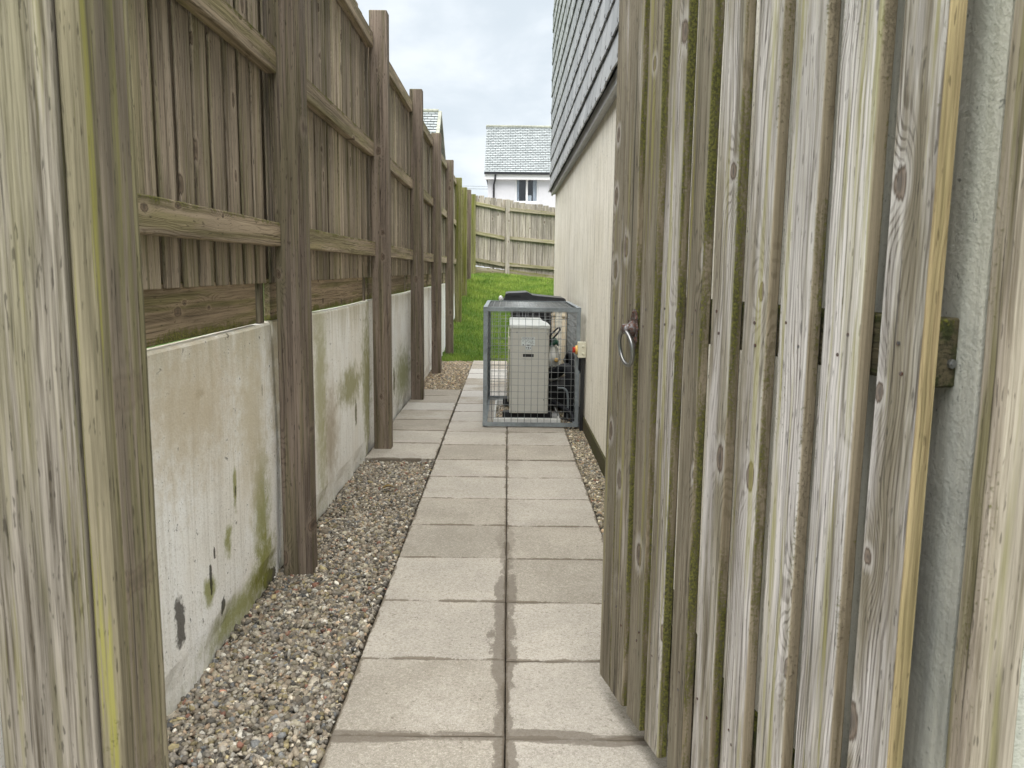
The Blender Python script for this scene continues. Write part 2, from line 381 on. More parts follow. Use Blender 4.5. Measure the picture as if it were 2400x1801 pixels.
M['yellow'] = plain('yellow_plastic', (.80, .52, .16), .4, 0, .4, var=.04)
M['red'] = plain('red_plastic', (.50, .03, .015), .35, 0, .5, var=.06)
M['green'] = plain('green_plastic', (.02, .09, .055), .4, 0, .5, var=.2)
M['ink'] = plain('dark_print', (.05, .05, .07), .6, 0, .2)
M['label'] = plain('label_paper', (.68, .74, .74), .45, 0, .4, var=.03)
M['steel'] = plain('brushed_steel', (.27, .275, .275), .34, .85, .5, var=.12, scale=90)
M['upvc'] = plain('white_window_frame', (.85, .85, .86), .35, 0, .4, var=.02)
M['curtain'] = plain('pale_curtain', (.75, .80, .88), .8, 0, .1, var=.1, scale=14)
M['room'] = plain('dark_room', (.24, .27, .36), .8, 0, .1)
M['gutter'] = plain('black_gutter', (.022, .023, .027), .4, 0, .4)
M['sack'] = plain('grey_plastic_sack', (.26, .25, .23), .3, 0, .6, var=.25, bump=.5, scale=22)
M['leaf'] = plain('dead_leaf', (.16, .11, .035), .6, 0, .3, var=.3)
M['leaf_red'] = plain('red_brown_leaf', (.14, .05, .03), .6, 0, .3, var=.3)
M['straw'] = plain('dry_straw', (.34, .28, .19), .8, 0, .2, var=.2)
M['kerb'] = plain('white_kerb', (.70, .71, .70), .7, 0, .2, var=.15, scale=25)
M['soffit'] = plain('grey_soffit', (.46, .47, .47), .6, 0, .3, var=.1)
def rust_mat():
    mt, k, fin = newmat('rusty_iron')
    p = k.pos(); n = k.noise(p, 120, 5, .7)
    f = k.step(n, .42, .56)
    col = k.mix(f, (.15, .155, .16, 1), (.085, .036, .024, 1))
    fin(col, k.lin(f, 0, 1, .35, .85), k.bump(n, .6, .001), k.lin(f, 0, 1, .7, 0), .4)
    return mt
M['rust'] = rust_mat()
def glass_mat():
    mt, k, fin = newmat('window_glass')
    fin((.9, .93, .95, 1), .03, None, 0, .5, Transmission_Weight=1.0, IOR=1.45)
    return mt
M['glass'] = glass_mat()

# ------------------------------------------------------------------ mesh builder
class MB:
    def __init__(s):
        s.v = []; s.f = []; s.wc = []; s.loc = []; s.rnd = []; s.sm = []
    def add(s, vs, fs, wc=None, loc=None, rnd=.5, smooth=False):
        o = len(s.v)
        s.v += [tuple(x) for x in vs]
        s.wc += wc if wc else [tuple(x) for x in vs]
        s.loc += loc if loc else [(.5, .5, .5)]*len(vs)
        s.rnd += [rnd]*len(vs)
        s.f += [tuple(i+o for i in f) for f in fs]
        s.sm += [smooth]*len(fs)
        return s
    def box(s, x0, x1, y0, y1, z0, z1, c=.0, rnd=.5):
        return s.board(Vector(((x0+x1)/2, (y0+y1)/2, z0)), Vector((1, 0, 0)), Vector((0, 1, 0)), Vector((0, 0, 1)), abs(x1-x0), abs(y1-y0), abs(z1-z0), c=c, rnd=rnd)
    def board(s, base, U, V, Wd, w, t, L, c=.003, seg=1, wob=0., rnd=None, bend=0., off=None, skewtop=0., capc=True):
        """plank: base = centre of its starting end; U across, V through, Wd along"""
        if rnd is None: rnd = random.random()
        if off is None: off = (random.uniform(0, 40), random.uniform(0, 40), random.uniform(0, 40))
        c = min(c, w*.3, t*.3)
        cs = [(-w/2+c, -t/2), (w/2-c, -t/2), (w/2, -t/2+c), (w/2, t/2-c), (w/2-c, t/2), (-w/2+c, t/2), (-w/2, t/2-c), (-w/2, -t/2+c)] if c > 0 else [(-w/2, -t/2), (w/2, -t/2), (w/2, t/2), (-w/2, t/2)]
        n = len(cs); vs = []; wc = []; loc = []
        ph = [random.uniform(0, 6.3) for _ in range(6)]
        zs = [i/seg for i in range(seg+1)]
        rings = [(z, 1.0) for z in zs]
        if c > 0 and capc and L > 4*c: rings = [(0., 'c')] + [(c/L, 1.0)] + [(z, 1.0) for z in zs[1:-1]] + [(1-c/L, 1.0), (1., 'c')]
        for z, k in rings:
            l = z*L
            for (a, b) in cs:
                aa, bb = a, b
                if k == 'c': aa = a*(1-1.6*c/w); bb = b*(1-1.6*c/t)
                if wob:
                    sg = 1 if a > 0 else -1
                    aa += wob*(math.sin(l*3.1+ph[0]+sg)+.6*math.sin(l*9.7+ph[1]*sg)+.4*math.sin(l*23+ph[2]*sg))*.6
                    bb += wob*.6*math.sin(l*2.2+ph[3])
                bb += bend*math.sin(math.pi*z)
                ll = l + (skewtop*a/w if z > .5 else 0)
                vs.append(base + U*aa + V*bb + Wd*ll)
                wc.append((a+off[0], b+off[1], l+off[2])); loc.append((a/w+.5, b/t+.5, z))
        fs = []
        m_ = len(rings)
        for i in range(m_-1):
            for j in range(n):
                fs.append((i*n+j, i*n+(j+1) % n, (i+1)*n+(j+1) % n, (i+1)*n+j))
        fs.append(tuple(reversed(range(n)))); fs.append(tuple((m_-1)*n+j for j in range(n)))
        if U.cross(V).dot(Wd) < 0: fs = [tuple(reversed(f)) for f in fs]
        return s.add(vs, fs, wc, loc, rnd)
    def tube(s, pts, r, n=10, smooth=True, closed=False, rnd=.5, rs=None):
        pts = [Vector(p) for p in pts]; vs = []; fs = []
        N = len(pts); prev = None
        for i, p in enumerate(pts):
            a = pts[(i-1) % N] if (closed or i > 0) else p
            b = pts[(i+1) % N] if (closed or i < N-1) else p
            t = (b-a).normalized()
            if prev is None:
                u = t.orthogonal().normalized()
            else:
                u = (prev - t*prev.dot(t)).normalized()
            prev = u; w_ = t.cross(u)
            rr = rs[i] if rs else r
            for j in range(n):
                an = 2*math.pi*j/n
                vs.append(p + (u*math.cos(an)+w_*math.sin(an))*rr)
        for i in range(N if closed else N-1):
            for j in range(n):
                a, b = i*n, ((i+1) % N)*n
                fs.append((a+j, a+(j+1) % n, b+(j+1) % n, b+j))
        if not closed:
            fs.append(tuple(reversed(range(n)))); fs.append(tuple((N-1)*n+j for j in range(n)))
        return s.add(vs, fs, rnd=rnd, smooth=smooth)
    def loft(s, rings, smooth=True, rnd=.5, cap=True):
        vs = [v for r in rings for v in r]; n = len(rings[0]); fs = []
        for i in range(len(rings)-1):
            for j in range(n): fs.append((i*n+j, i*n+(j+1) % n, (i+1)*n+(j+1) % n, (i+1)*n+j))
        if cap: fs.append(tuple(reversed(range(n)))); fs.append(tuple((len(rings)-1)*n+j for j in range(n)))
        return s.add(vs, fs, rnd=rnd, smooth=smooth)
    def ball(s, c, rx, ry, rz, n=16, m_=10, noise=0., rnd=.5):
        rings = []
        for i in range(m_+1):
            th = math.pi*(.02+.96*i/m_); ring = []
            for j in range(n):
                ph = 2*math.pi*j/n
                k = 1+noise*(math.sin(3*ph+5*th+c[0]*50)+math.sin(7*ph-4*th))*.5
                ring.append(Vector((c[0]+rx*k*math.sin(th)*math.cos(ph), c[1]+ry*k*math.sin(th)*math.sin(ph), c[2]-rz*k*math.cos(th))))
            rings.append(ring)
        return s.loft(rings, rnd=rnd)
    def build(s, name, mat, parent=None):
        me = bpy.data.meshes.new(name)
        off = parent.matrix_world.translation if parent else Vector((0, 0, 0))
        if parent is not None:
            q = parent; off = Vector((0, 0, 0))
            while q is not None: off = off + q.location; q = q.parent
        me.from_pydata([(v[0]-off[0], v[1]-off[1], v[2]-off[2]) for v in s.v], [], s.f)
        a = me.attributes.new('wc', 'FLOAT_VECTOR', 'POINT'); a.data.foreach_set('vector', np.array(s.wc, dtype=np.float32).ravel())
        a = me.attributes.new('loc', 'FLOAT_VECTOR', 'POINT'); a.data.foreach_set('vector', np.array(s.loc, dtype=np.float32).ravel())
        a = me.attributes.new('rnd', 'FLOAT', 'POINT'); a.data.foreach_set('value', np.array(s.rnd, dtype=np.float32))
        me.polygons.foreach_set('use_smooth', s.sm)
        me.materials.append(mat if not isinstance(mat, str) else M[mat])
        me.update()
        o = bpy.data.objects.new(name, me); C.objects.link(o)
        if parent: o.parent = parent
        return o

def tag(o, label=None, cat=None, group=None, kind=None):
    if label: o['label'] = label
    if cat: o['category'] = cat
    if group: o['group'] = group
    if kind: o['kind'] = kind
    return o
def thing(name, loc, label, cat, group=None):
    o = bpy.data.objects.new(name, None); o.location = loc; o.empty_display_size = .1
    C.objects.link(o); return tag(o, label, cat, group)
X_, Y_, Z_ = Vector((1, 0, 0)), Vector((0, 1, 0)), Vector((0, 0, 1))

# ------------------------------------------------------------------ ground
WALLX, GROUND_END = -.93, 10.97
def terrain_z(x, y):
    ys = [-60, 10.9, 11.2, 11.8, 12.6, 13.85, 15.6, 17.3, 18.4, 20, 30, 45, 400]
    zs = [-.07, -.07, -.03, 0.0, .12, .32, .72, 1.0, 1.14, 1.1, .6, .5, .5]
    z = float(np.interp(y, ys, zs))
    if y > 12.5 and x > -.3: z -= min(.16, (x+.3)*.09)*min(1, (y-12.5)/4)
    if x < -1.0: z = max(z, .97)
    return z
def terrain():
    xs = [-300, -80, -25, -8, -3, -1.6, -1.02, -.99] + [(-.9+.2*i) for i in range(21)] + [4, 6, 9, 20, 60, 300]
    ys = [-60, -20, -5, 0, 3, 6, 9, 10.9, 11.0] + [11.0+.25*i for i in range(1, 36)] + [20.5, 22, 25, 30, 38, 50, 80, 150, 400, 900]
    vs = []; fs = []
    for y in ys:
        for x in xs: vs.append((x, y, terrain_z(x, y)))
    n = len(xs)
    for i in range(len(ys)-1):
        for j in range(n-1): fs.append((i*n+j, i*n+j+1, (i+1)*n+j+1, (i+1)*n+j))
    o = MB().add(vs, fs, smooth=False).build('ground', 'turf'); tag(o, kind='structure')
terrain()
o = MB().box(-.95, .62, -2, GROUND_END, -.06, -.022).build('gravel_bed', 'soil'); tag(o, kind='structure')

JY = [-.75, -.29, .18, .64, 1.10, 1.555, 2.008, 2.44, 2.895, 3.355, 3.81, 4.27, 4.73, 5.175, 5.63, 6.09, 6.53, 6.98, 7.39, 7.81, 8.22, 8.68, 9.14, 9.60, 10.06, 10.51, 10.96]
def slab(mb, x0, x1, y0, y1, ztop, th=.045):
    g = .0022; rn = random.random()
    x0 += g; x1 -= g; y0 += g; y1 -= g
    dz = [random.uniform(-.0025, .0025) for _ in range(4)]; c = .005
    nx = 6
    vs = []; loc = []
    def hz(u, v): return (dz[0]*(1-u)*(1-v)+dz[1]*u*(1-v)+dz[2]*u*v+dz[3]*(1-u)*v)
    us = [0, c/(x1-x0), .25, .5, .75, 1-c/(x1-x0), 1]; vv = [0, c/(y1-y0), .25, .5, .75, 1-c/(y1-y0), 1]
    for j, v in enumerate(vv):
        for i, u in enumerate(us):
            edge = i in (0, 6) or j in (0, 6)
            wx = random.uniform(-.0012, .0012); wy = random.uniform(-.0012, .0012)
            vs.append((x0+(x1-x0)*u+wx*(i in (0, 6)), y0+(y1-y0)*v+wy*(j in (0, 6)), ztop+hz(u, v)-(.0035 if edge else 0))); loc.append((u, v, 1))
    n = 7; fs = [(j*n+i, j*n+i+1, (j+1)*n+i+1, (j+1)*n+i) for j in range(6) for i in range(6)]
    b0 = len(vs)
    ring = [i for i in range(7)] + [j*7+6 for j in range(1, 7)] + [42+i for i in range(5, -1, -1)] + [j*7 for j in range(5, 0, -1)]
    for i in ring:
        vs.append((vs[i][0], vs[i][1], ztop-th)); loc.append(loc[i])
    m_ = len(ring)
    for q in range(m_): fs.append((ring[q], b0+q, b0+(q+1) % m_, ring[(q+1) % m_]))
    fs = fs[:36] + [tuple(f) for f in fs[36:]]
    mb.add(vs, fs, None, loc, rn)
mb = MB()
for k in range(len(JY)-1):
    y0, y1 = JY[k], JY[k+1]
    o2 = -.010 if y0 < 5 else 0.
    slab(mb, -.462, .006, y0, y1, .004)
    if y1 < 6.6: slab(mb, .006, .462, y0+o2, y1+o2, .004)
mb2 = MB()
for k in range(len(JY)-1):
    y0, y1 = JY[k], JY[k+1]
    if 5.1 < y0 < 8.1: slab(mb2, -.925, -.464, y0+(.0 if y0 > 5.5 else -.012), y1, .012, .05)
tag(mb.build('path', 'slab'), kind='structure')
tag(mb2.build('paving', 'slab'), kind='structure')

# gravel ---------------------------------------------------------------
def ico():
    t = (1+5**.5)/2
    v = np.array([(-1, t, 0), (1, t, 0), (-1, -t, 0), (1, -t, 0), (0, -1, t), (0, 1, t), (0, -1, -t), (0, 1, -t), (t, 0, -1), (t, 0, 1), (-t, 0, -1), (-t, 0, 1)], float)
    v /= np.linalg.norm(v[0])
    f = np.array([(0, 11, 5), (0, 5, 1), (0, 1, 7), (0, 7, 10), (0, 10, 11), (1, 5, 9), (5, 11, 4), (11, 10, 2), (10, 7, 6), (7, 1, 8), (3, 9, 4), (3, 4, 2), (3, 2, 6), (3, 6, 8), (3, 8, 9), (4, 9, 5), (2, 4, 11), (6, 2, 10), (8, 6, 7), (9, 8, 1)])
    return v, f
PAL = np.array([(.40, .33, .24), (.50, .44, .34), (.28, .24, .17), (.15, .135, .11), (.44, .32, .21), (.36, .32, .26), (.60, .56, .47), (.22, .19, .15), (.34, .28, .15), (.30, .15, .10), (.44, .39, .28), (.21, .21, .20)])*np.array([.80,.82,.86])
PW = np.array([.15, .12, .13, .09, .06, .13, .07, .09, .07, .02, .08, .04])
def gravel(name, polys, zbase, size, tint=(1, 1, 1), flat=.6, heap=.0):
    """polys: list of (x0,x1,y0,y1,density per m2)"""
    V0, F0 = ico()
    P = []
    for (x0, x1, y0, y1, dens) in polys:
        n = int((x1-x0)*(y1-y0)*dens)
        a = np.stack([rng.uniform(x0, x1, n), rng.uniform(y0, y1, n), np.zeros(n)], 1); P.append(a)
    P = np.concatenate(P); n = len(P)
    u = rng.uniform(0, 1, n)
    P[:, 2] = zbase + u*.016 + heap*(np.sin(P[:, 0]*17)*np.sin(P[:, 1]*11)*.5)
    s = size*rng.lognormal(0, .28, n)*.5
    sc = np.stack([s*rng.uniform(.8, 1.35, n), s*rng.uniform(.7, 1.0, n), s*rng.uniform(.45, .8, n)], 1)
    jit = rng.uniform(.62, 1.28, (n, 12, 1))
    v = V0[None]*jit*sc[:, None, :]
    # rotate: tilt then yaw
    def rot(v, ax, an):
        c, sn = np.cos(an)[:, None], np.sin(an)[:, None]
        i, j = [(1, 2), (2, 0), (0, 1)][ax]
        a, b = v[..., i].copy(), v[..., j].copy()
        v[..., i] = a*c-b*sn; v[..., j] = a*sn+b*c
        return v
    v = rot(v, 0, rng.normal(0, .55, n)); v = rot(v, 1, rng.normal(0, .55, n)); v = rot(v, 2, rng.uniform(0, 6.28, n))
    v = v + P[:, None, :]
    v = v.reshape(-1, 3)
    f = (F0[None]+(np.arange(n)*12)[:, None, None]).reshape(-1, 3)
    col = PAL[rng.choice(len(PAL), n, p=PW/PW.sum())]*rng.lognormal(-.03, .32, (n, 1))*np.array(tint)
    me = bpy.data.meshes.new(name)
    me.vertices.add(len(v)); me.vertices.foreach_set('co', v.astype(np.float32).ravel())
    me.loops.add(len(f)*3); me.loops.foreach_set('vertex_index', f.astype(np.int32).ravel())
    me.polygons.add(len(f)); me.polygons.foreach_set('loop_start', (np.arange(len(f))*3).astype(np.int32))
    me.update(calc_edges=True)
    ca = me.attributes.new('col', 'FLOAT_COLOR', 'POINT')
    cc = np.concatenate([np.repeat(col, 12, 0), np.ones((n*12, 1))], 1)
    ca.data.foreach_set('color', cc.astype(np.float32).ravel())
    me.materials.append(M['stone'])
    o = bpy.data.objects.new(name, me); C.objects.link(o)
    return o
tag(gravel('gravel', [(-.935, -.475, 1.2, 3.4, 16500), (-.93, -.475, 3.4, 5.155, 14000), (-.47, -.435, 1.3, 5.0, 160)], -.025, .0178), 'loose mixed brown gravel between the stained wall and the slab path', 'gravel', kind='stuff')
tag(gravel('gravel', [(.472, .625, 2.6, 6.2, 16500), (.45, .62, 6.2, 7.9, 9000), (.43, .47, 3.0, 6.2, 220)], -.022, .0175, (1.12, 1.1, 1.02)), 'narrow strip of gravel along the foot of the cream house wall', 'gravel', kind='stuff')
tag(gravel('gravel', [(-.935, -.47, 8.23, 10.9, 9000)], -.02, .021, (1.2, 1.12, 1.0)), 'patch of pale gravel between the paving and the lawn', 'gravel', kind='stuff')
tag(gravel('gravel', [(-.085, .56, 6.42, 7.55, 8000)], -.012, .022, (1.25, 1.2, 1.1)), 'gravel inside the wire cage around the heat pump', 'gravel', kind='stuff')

# grass -------------------------------------------------------------------
def grass():
    n = 150000
    x = rng.uniform(-.93, 2.6, n); y = 10.955 + rng.uniform(0, 1, n)*7.8 + rng.normal(0, .012, n)
    keep = (x < 1.35+(y-11)*.02)
    x = x[keep]; y = y[keep]; n = len(x)
    z = np.array([terrain_z(a, b) for a, b in zip(x, y)])
    clump = .5+.5*np.sin(x*5.3+np.sin(y*3.1)*2)*np.sin(y*4.1+np.cos(x*2.7)*2)
    ht = rng.uniform(.02, .05, n)*(.8+.5*clump); w = rng.uniform(.0025, .005, n)*(1+(y-11)*.06)
    an = rng.uniform(0, 6.28, n); lean = rng.uniform(0, .035, n); la = rng.uniform(0, 6.28, n)
    ux, uy = np.cos(an)*w, np.sin(an)*w
    p0 = np.stack([x-ux, y-uy, z-.004], 1); p1 = np.stack([x+ux, y+uy, z-.004], 1)
    p2 = np.stack([x+np.cos(la)*lean, y+np.sin(la)*lean, z+ht], 1)
    v = np.stack([p0, p1, p2], 1).reshape(-1, 3)
    f = np.arange(n*3).reshape(-1, 3)
    g1, g2, g3 = np.array([.10, .19, .025]), np.array([.29, .38, .07]), np.array([.30, .30, .12])
    t = np.clip(rng.uniform(-.1, .8, n)+.8*(clump-.5), 0, 1)[:, None]
    col = g1*(1-t)+g2*t
    dry = (rng.uniform(0, 1, n) < .04)[:, None]
    col = np.where(dry, g3, col)
    me = bpy.data.meshes.new('grass')
    me.vertices.add(len(v)); me.vertices.foreach_set('co', v.astype(np.float32).ravel())
    me.loops.add(len(f)*3); me.loops.foreach_set('vertex_index', f.astype(np.int32).ravel())
    me.polygons.add(len(f)); me.polygons.foreach_set('loop_start', (np.arange(len(f))*3).astype(np.int32))
    me.update(calc_edges=True)
    ca = me.attributes.new('col', 'FLOAT_COLOR', 'POINT')
    ca.data.foreach_set('color', np.concatenate([np.repeat(col, 3, 0), np.ones((n*3, 1))], 1).astype(np.float32).ravel())
    me.materials.append(M['blade'])
    o = bpy.data.objects.new('grass', me); C.objects.link(o)
    tag(o, 'short bright green grass of the sloping lawn beyond the path', 'grass', kind='stuff')
grass()

# ------------------------------------------------------------------ retaining wall
PY = [3.17, 5.42, 7.55, 9.60, 11.75, 13.85, 15.6, 17.3]
PT = [2.90, 2.87, 2.84, 2.79, 2.77, 2.755, 2.77, 2.89]
PB = [-.02, -.02, 0, -.02, 0, .28, .68, .95]
rw = thing('retaining_wall', (-.96, 1.0, 0), 'low cream rendered retaining wall with moss, stains and flaked patches under the tall fence', 'wall')
starts = [.95] + [p+.13 for p in PY[:6]]
ends = [p+.094 for p in PY[:6]] + [15.5]
for i, (a, b) in enumerate(zip(starts, ends)):
    mb = MB()
    L = b-a; n = max(6, int(L/.08)); rad = .022
    # section profile with rounded top lip; rows across z with slight unevenness
    top = 1.022
    zs = [-.06, 0, .05, .12, .25, .4, .55, .7, .85, .95, top-.008, top]
    vs = []; loc = []
    for q in range(n+1):
        y = a+L*q/n
        en = min(y-a, b-y)
        r_in = 0 if en > rad else rad-math.sqrt(max(0, rad*rad-(rad-en)**2))
        for zz in zs:
            dx_ = .004*math.sin(y*4.1+zz*3)+.003*math.sin(y*11+zz*7)
            if zz <= .05: dx_ -= .008+.008*math.sin(y*13)
            if zz == top: dx_ -= .007
            vs.append((WALLX+dx_-r_in, y, zz+(.004*math.sin(y*2.3) if zz > .9 else 0)))
        vs.append((WALLX-.05, y, top+.004*math.sin(y*2.3))); vs.append((WALLX-.05, y, -.06))
    m_ = len(zs)+2
    fs = []
    for q in range(n):
        for j in range(m_): fs.append((q*m_+j, (q+1)*m_+j, (q+1)*m_+(j+1) % m_, q*m_+(j+1) % m_))
    fs.append(tuple(range(m_))); fs.append(tuple(reversed([n*m_+j for j in range(m_)])))
    mb.add(vs, fs, smooth=False)
    mb.build('wall_panel', 'retwall', rw)
mb = MB().box(-1.02, WALLX-.052, .95, 15.5, -.05, .985); mb.build('wall_core', 'slate_dark', rw)

# ------------------------------------------------------------------ side fence
sf = thing('side_fence', (-.9, 1.2, 0), 'tall brown timber fence with square posts on the low rendered wall to the left', 'fence')
PX0, PX1 = -.905, -.79
for i, y in enumerate(PY):
    mb = MB().board(Vector(((PX0+PX1)/2, y+.052, PB[i]-.05)), X_, Y_, Z_, PX1-PX0, .10, PT[i]-PB[i]+.05, c=.004, seg=14, wob=.0012)
    o = mb.build('post', 'post' if i not in (5, 6) else 'post_green', sf)
    if i in (5, 6): o['label'] = 'fence post green with algae'
RZ = [1.32, 1.962, 2.64]
edges = [1.05] + PY
for i in range(len(edges)-1):
    a, b = edges[i]+(.10 if i else 0.), edges[i+1]
    rise = 0 if i < 5 else PB[i]*.0
    for rz in RZ:
        dz = {6: .0, 7: .05}.get(i, 0)
        mb = MB().board(Vector((-.90, a+.002, rz+.046+dz)), Z_, X_, Y_, .092, .045, b-a-.004, c=.004, seg=8, wob=.002)
        mb.build('rail', 'rail', sf)
    if i < 6:
        mb = MB().board(Vector((-.958, a-.04, 1.112)), Z_, X_, Y_, .165, .026, b-a-.09, c=.003, seg=6, wob=.0015)
        mb.build('base_board', 'gravelboard', sf)
        MB().board(Vector((-.958, b-.043, 1.026)), Y_, X_, Z_, .05, .022, .162, c=.002).build('cleat', 'post', sf)
    # upright boards
    mb = MB(); y = a-.06
    zb = 1.18 if i < 6 else PB[i-1]+.15
    zt0 = [2.83, 2.83, 2.80, 2.755, 2.72, 2.70, 2.70, 2.76][i]
    while y < b:
        w = .101+random.uniform(-.004, .004)
        tilt = .02
        U = Vector((math.sin(tilt), math.cos(tilt), 0)); V = Vector((math.cos(tilt), -math.sin(tilt), 0))
        mb.board(Vector((-.938+random.uniform(-.002, .002), y+w/2, zb)), U, V, Z_, w, .008, zt0-zb+random.uniform(-.012, .012), c=.002, seg=8, wob=.0014)
        y += w+.034+random.uniform(-.004, .004)
    y = a-.125
    while y < b:      # cover boards on the neighbour's side
        w = .129
        mb.board(Vector((-1.002, y+w/2, zb)), Y_, X_, Z_, w, .017, zt0-zb-.02+random.uniform(-.015, .01), c=.002, seg=3, wob=.001)
        y += w+.006
    mb.build('board_panel', 'fence', sf)

# ------------------------------------------------------------------ back fence
bf = thing('back_fence', (-.02, 18.7, 1.0), 'pale weathered board fence with mossy rails across the end of the lawn', 'fence')
A, B = Vector((-.80, 18.35, 0)), Vector((2.9, 19.4, 0))
Dv = (B-A).normalized(); Nv = Vector((Dv.y, -Dv.x, 0))
def btop(s): return 2.865-.122*s+.012*s*s
def bbase(s): return 1.17-.115*s
mb = MB(); s_ = 0.0; Lb = (B-A).length; gi = 0
while s_ < Lb:
    w = .128+random.uniform(-.006, .006)
    tl = .07
    U = (Dv*math.cos(tl)+Nv*math.sin(tl)); V = Nv*math.cos(tl)-Dv*math.sin(tl)
    zb = bbase(s_)+.15
    mb.board(A+Dv*(s_+w/2)+Z_*zb, U, V, Z_, w, .018, btop(s_)-zb+random.uniform(-.02, .02), c=.002, seg=5, wob=.002)
    s_ += w+.011
for q in range(29): mb.board(A+Dv*(q*.139+.0)-Nv*.03+Z_*(bbase(q*.139)+.17), Dv, Nv, Z_, .06, .012, btop(q*.139)-bbase(q*.139)-.22, c=0, seg=2)
mb.build('board_panel', 'back', bf)
for (s0, s1) in ((.02, .74), (.84, 2.6), (2.7, 3.8)):
    for h0, sl in ((.165, 1.25), (.80, 1.0), (1.40, .75)):
        za, zb = btop(s0)-h0-(.0 if s0 < .5 else .02), btop(s1)-h0-(.04 if s0 < .5 else .0)
        p0 = A+Dv*s0+Nv*.035+Z_*za; p1 = A+Dv*s1+Nv*.035+Z_*zb
        d_ = (p1-p0); U = Z_ - d_.normalized()*Z_.dot(d_.normalized())
        MB().board(p0, U.normalized(), Nv, d_.normalized(), .078, .04, d_.length, c=.004, seg=6, wob=.004, bend=.01).build('rail', 'back_rail', bf)
    up = .055 if s0 < .5 else .085
    p0 = A+Dv*s0+Nv*.018+Z_*(bbase(s0)+up); p1 = A+Dv*s1+Nv*.018+Z_*(bbase(s1)+up); d_ = p1-p0
    MB().board(p0, Z_, Nv, d_.normalized(), .17, .03, d_.length, c=.004, seg=6, wob=.004).build('base_board', 'back_rail', bf)
for s0 in (.0, .79, 2.65):
    MB().board(A+Dv*s0+Nv*.05+Z_*(bbase(s0)-.1), Dv, Nv, Z_, .095, .09, btop(s0)-bbase(s0)+.12, c=.004, seg=6, wob=.003).build('post', 'back' if s0 else 'post_green', bf)

# ------------------------------------------------------------------ house on the right
hs = thing('rendered_house', (.61, 1.036, 0), 'cream rendered house with slate hung upper storey along the right of the path', 'house')
HX, HY0, HY1 = .612, 1.036, 10.8
mb = MB()
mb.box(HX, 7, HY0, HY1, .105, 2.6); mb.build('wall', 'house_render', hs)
MB().box(HX-.012, 7, HY0+.3, HY1+.004, -.06, .104, c=.004).build('plinth', 'plinth', hs)
SX = .545; SB = 2.255
mb = MB().box(SX+.03, 7, HY0-.1, HY1+.05, SB+.05, 5.4); mb.build('upper_wall', 'slate_dark', hs)
mb = MB().box(SX+.035, HX-.002, HY0-.08, HY1+.03, SB-.03, SB-.012)
mb.box(SX+.012, SX+.034, HY0-.08, HY1+.06, SB-.045, SB+.03)
mb.build('soffit', 'soffit', hs)
mb = MB()
row = 0; z = SB
while z < 5.3:
    y = HY0-.12 - (.125 if row % 2 else 0)
    while y < HY1+.06:
        w = .25; y1 = min(y+w, HY1+.075)
        if y1-y > .05 and y1 > 2.5:
            kick = .022 if row == 0 else (.010 if row == 1 else 0)
            t = .006; g = .005
            xb = SX-.004-kick*.8+random.uniform(-.002, .002); xt = SX+.010
            z0 = z+random.uniform(-.003, .003); z1 = z+.225
            y0_, y1_ = y+g, y1-g
            n = 6; vs = []; fs = []
            for q in range(n+1):
                yy = y0_+(y1_-y0_)*q/n; zz = z0+random.uniform(-.003, .002)
                vs += [(xb-t/2, yy, zz), (xb+t, yy, zz), (xt+t, yy, z1), (xt-t/2, yy, z1)]
            for q in range(n):
                for j in range(4): fs.append((q*4+j, q*4+(j+1) % 4, (q+1)*4+(j+1) % 4, (q+1)*4+j))
            fs.append((3, 2, 1, 0)); fs.append((n*4, n*4+1, n*4+2, n*4+3))
            mb.add(vs, [tuple(reversed(f)) for f in fs], rnd=random.random())
            ym = (y0_+y1_)/2
            mb.tube([(xb+.004, ym, z0-.003), (xb-.007, ym, z0-.004), (xb-.010, ym, z0+.004), (xb-.008, ym, z0+.020)], .0016, 5, rnd=-1)
        y += w
    z += .2; row += 1
mb.build('slate_cladding', 'slate', hs)
# corner slates return on the far end
mb = MB()
for r_ in range(15):
    z = SB+.2*r_
    for q in range(6):
        x0 = SX+.0+.25*q+(.12 if r_ % 2 else 0)-.005
        mb.add([(x0, HY1+.075, z), (x0+.246, HY1+.075, z), (x0+.246, HY1+.062, z+.22), (x0, HY1+.062, z+.22), (x0, HY1+.069, z), (x0+.246, HY1+.069, z), (x0+.246, HY1+.056, z+.22), (x0, HY1+.056, z+.22)],
               [(0, 3, 2, 1), (4, 5, 6, 7), (0, 1, 5, 4), (1, 2, 6, 5), (2, 3, 7, 6), (3, 0, 4, 7)], rnd=random.random())
mb.build('slate_end_cladding', 'slate', hs)
mb = MB()
mb.add([(SX-.2, HY0-.3, 5.38), (SX-.2, HY1+.3, 5.38), (3.8, HY1+.3, 7.6), (3.8, HY0-.3, 7.6), (7.2, HY1+.3, 5.38), (7.2, HY0-.3, 5.38), ],
       [(0, 3, 2, 1), (3, 5, 4, 2), (0, 1, 4, 5), (1, 2, 4), (0, 5, 3)])
mb.build('roof', 'slate', hs)

# ------------------------------------------------------------------ right gate post and gate
gp = thing('gate_post', (.643, 1.0, 0), 'slim pale weathered post at the right edge, fixed to the end of the house wall', 'post')
MB().board(Vector((.6445, 1.008, -.05)), X_, Y_, Z_, .066, .052, 2.35, c=.005, seg=30, wob=.0022).build('post', 'rpost', gp)

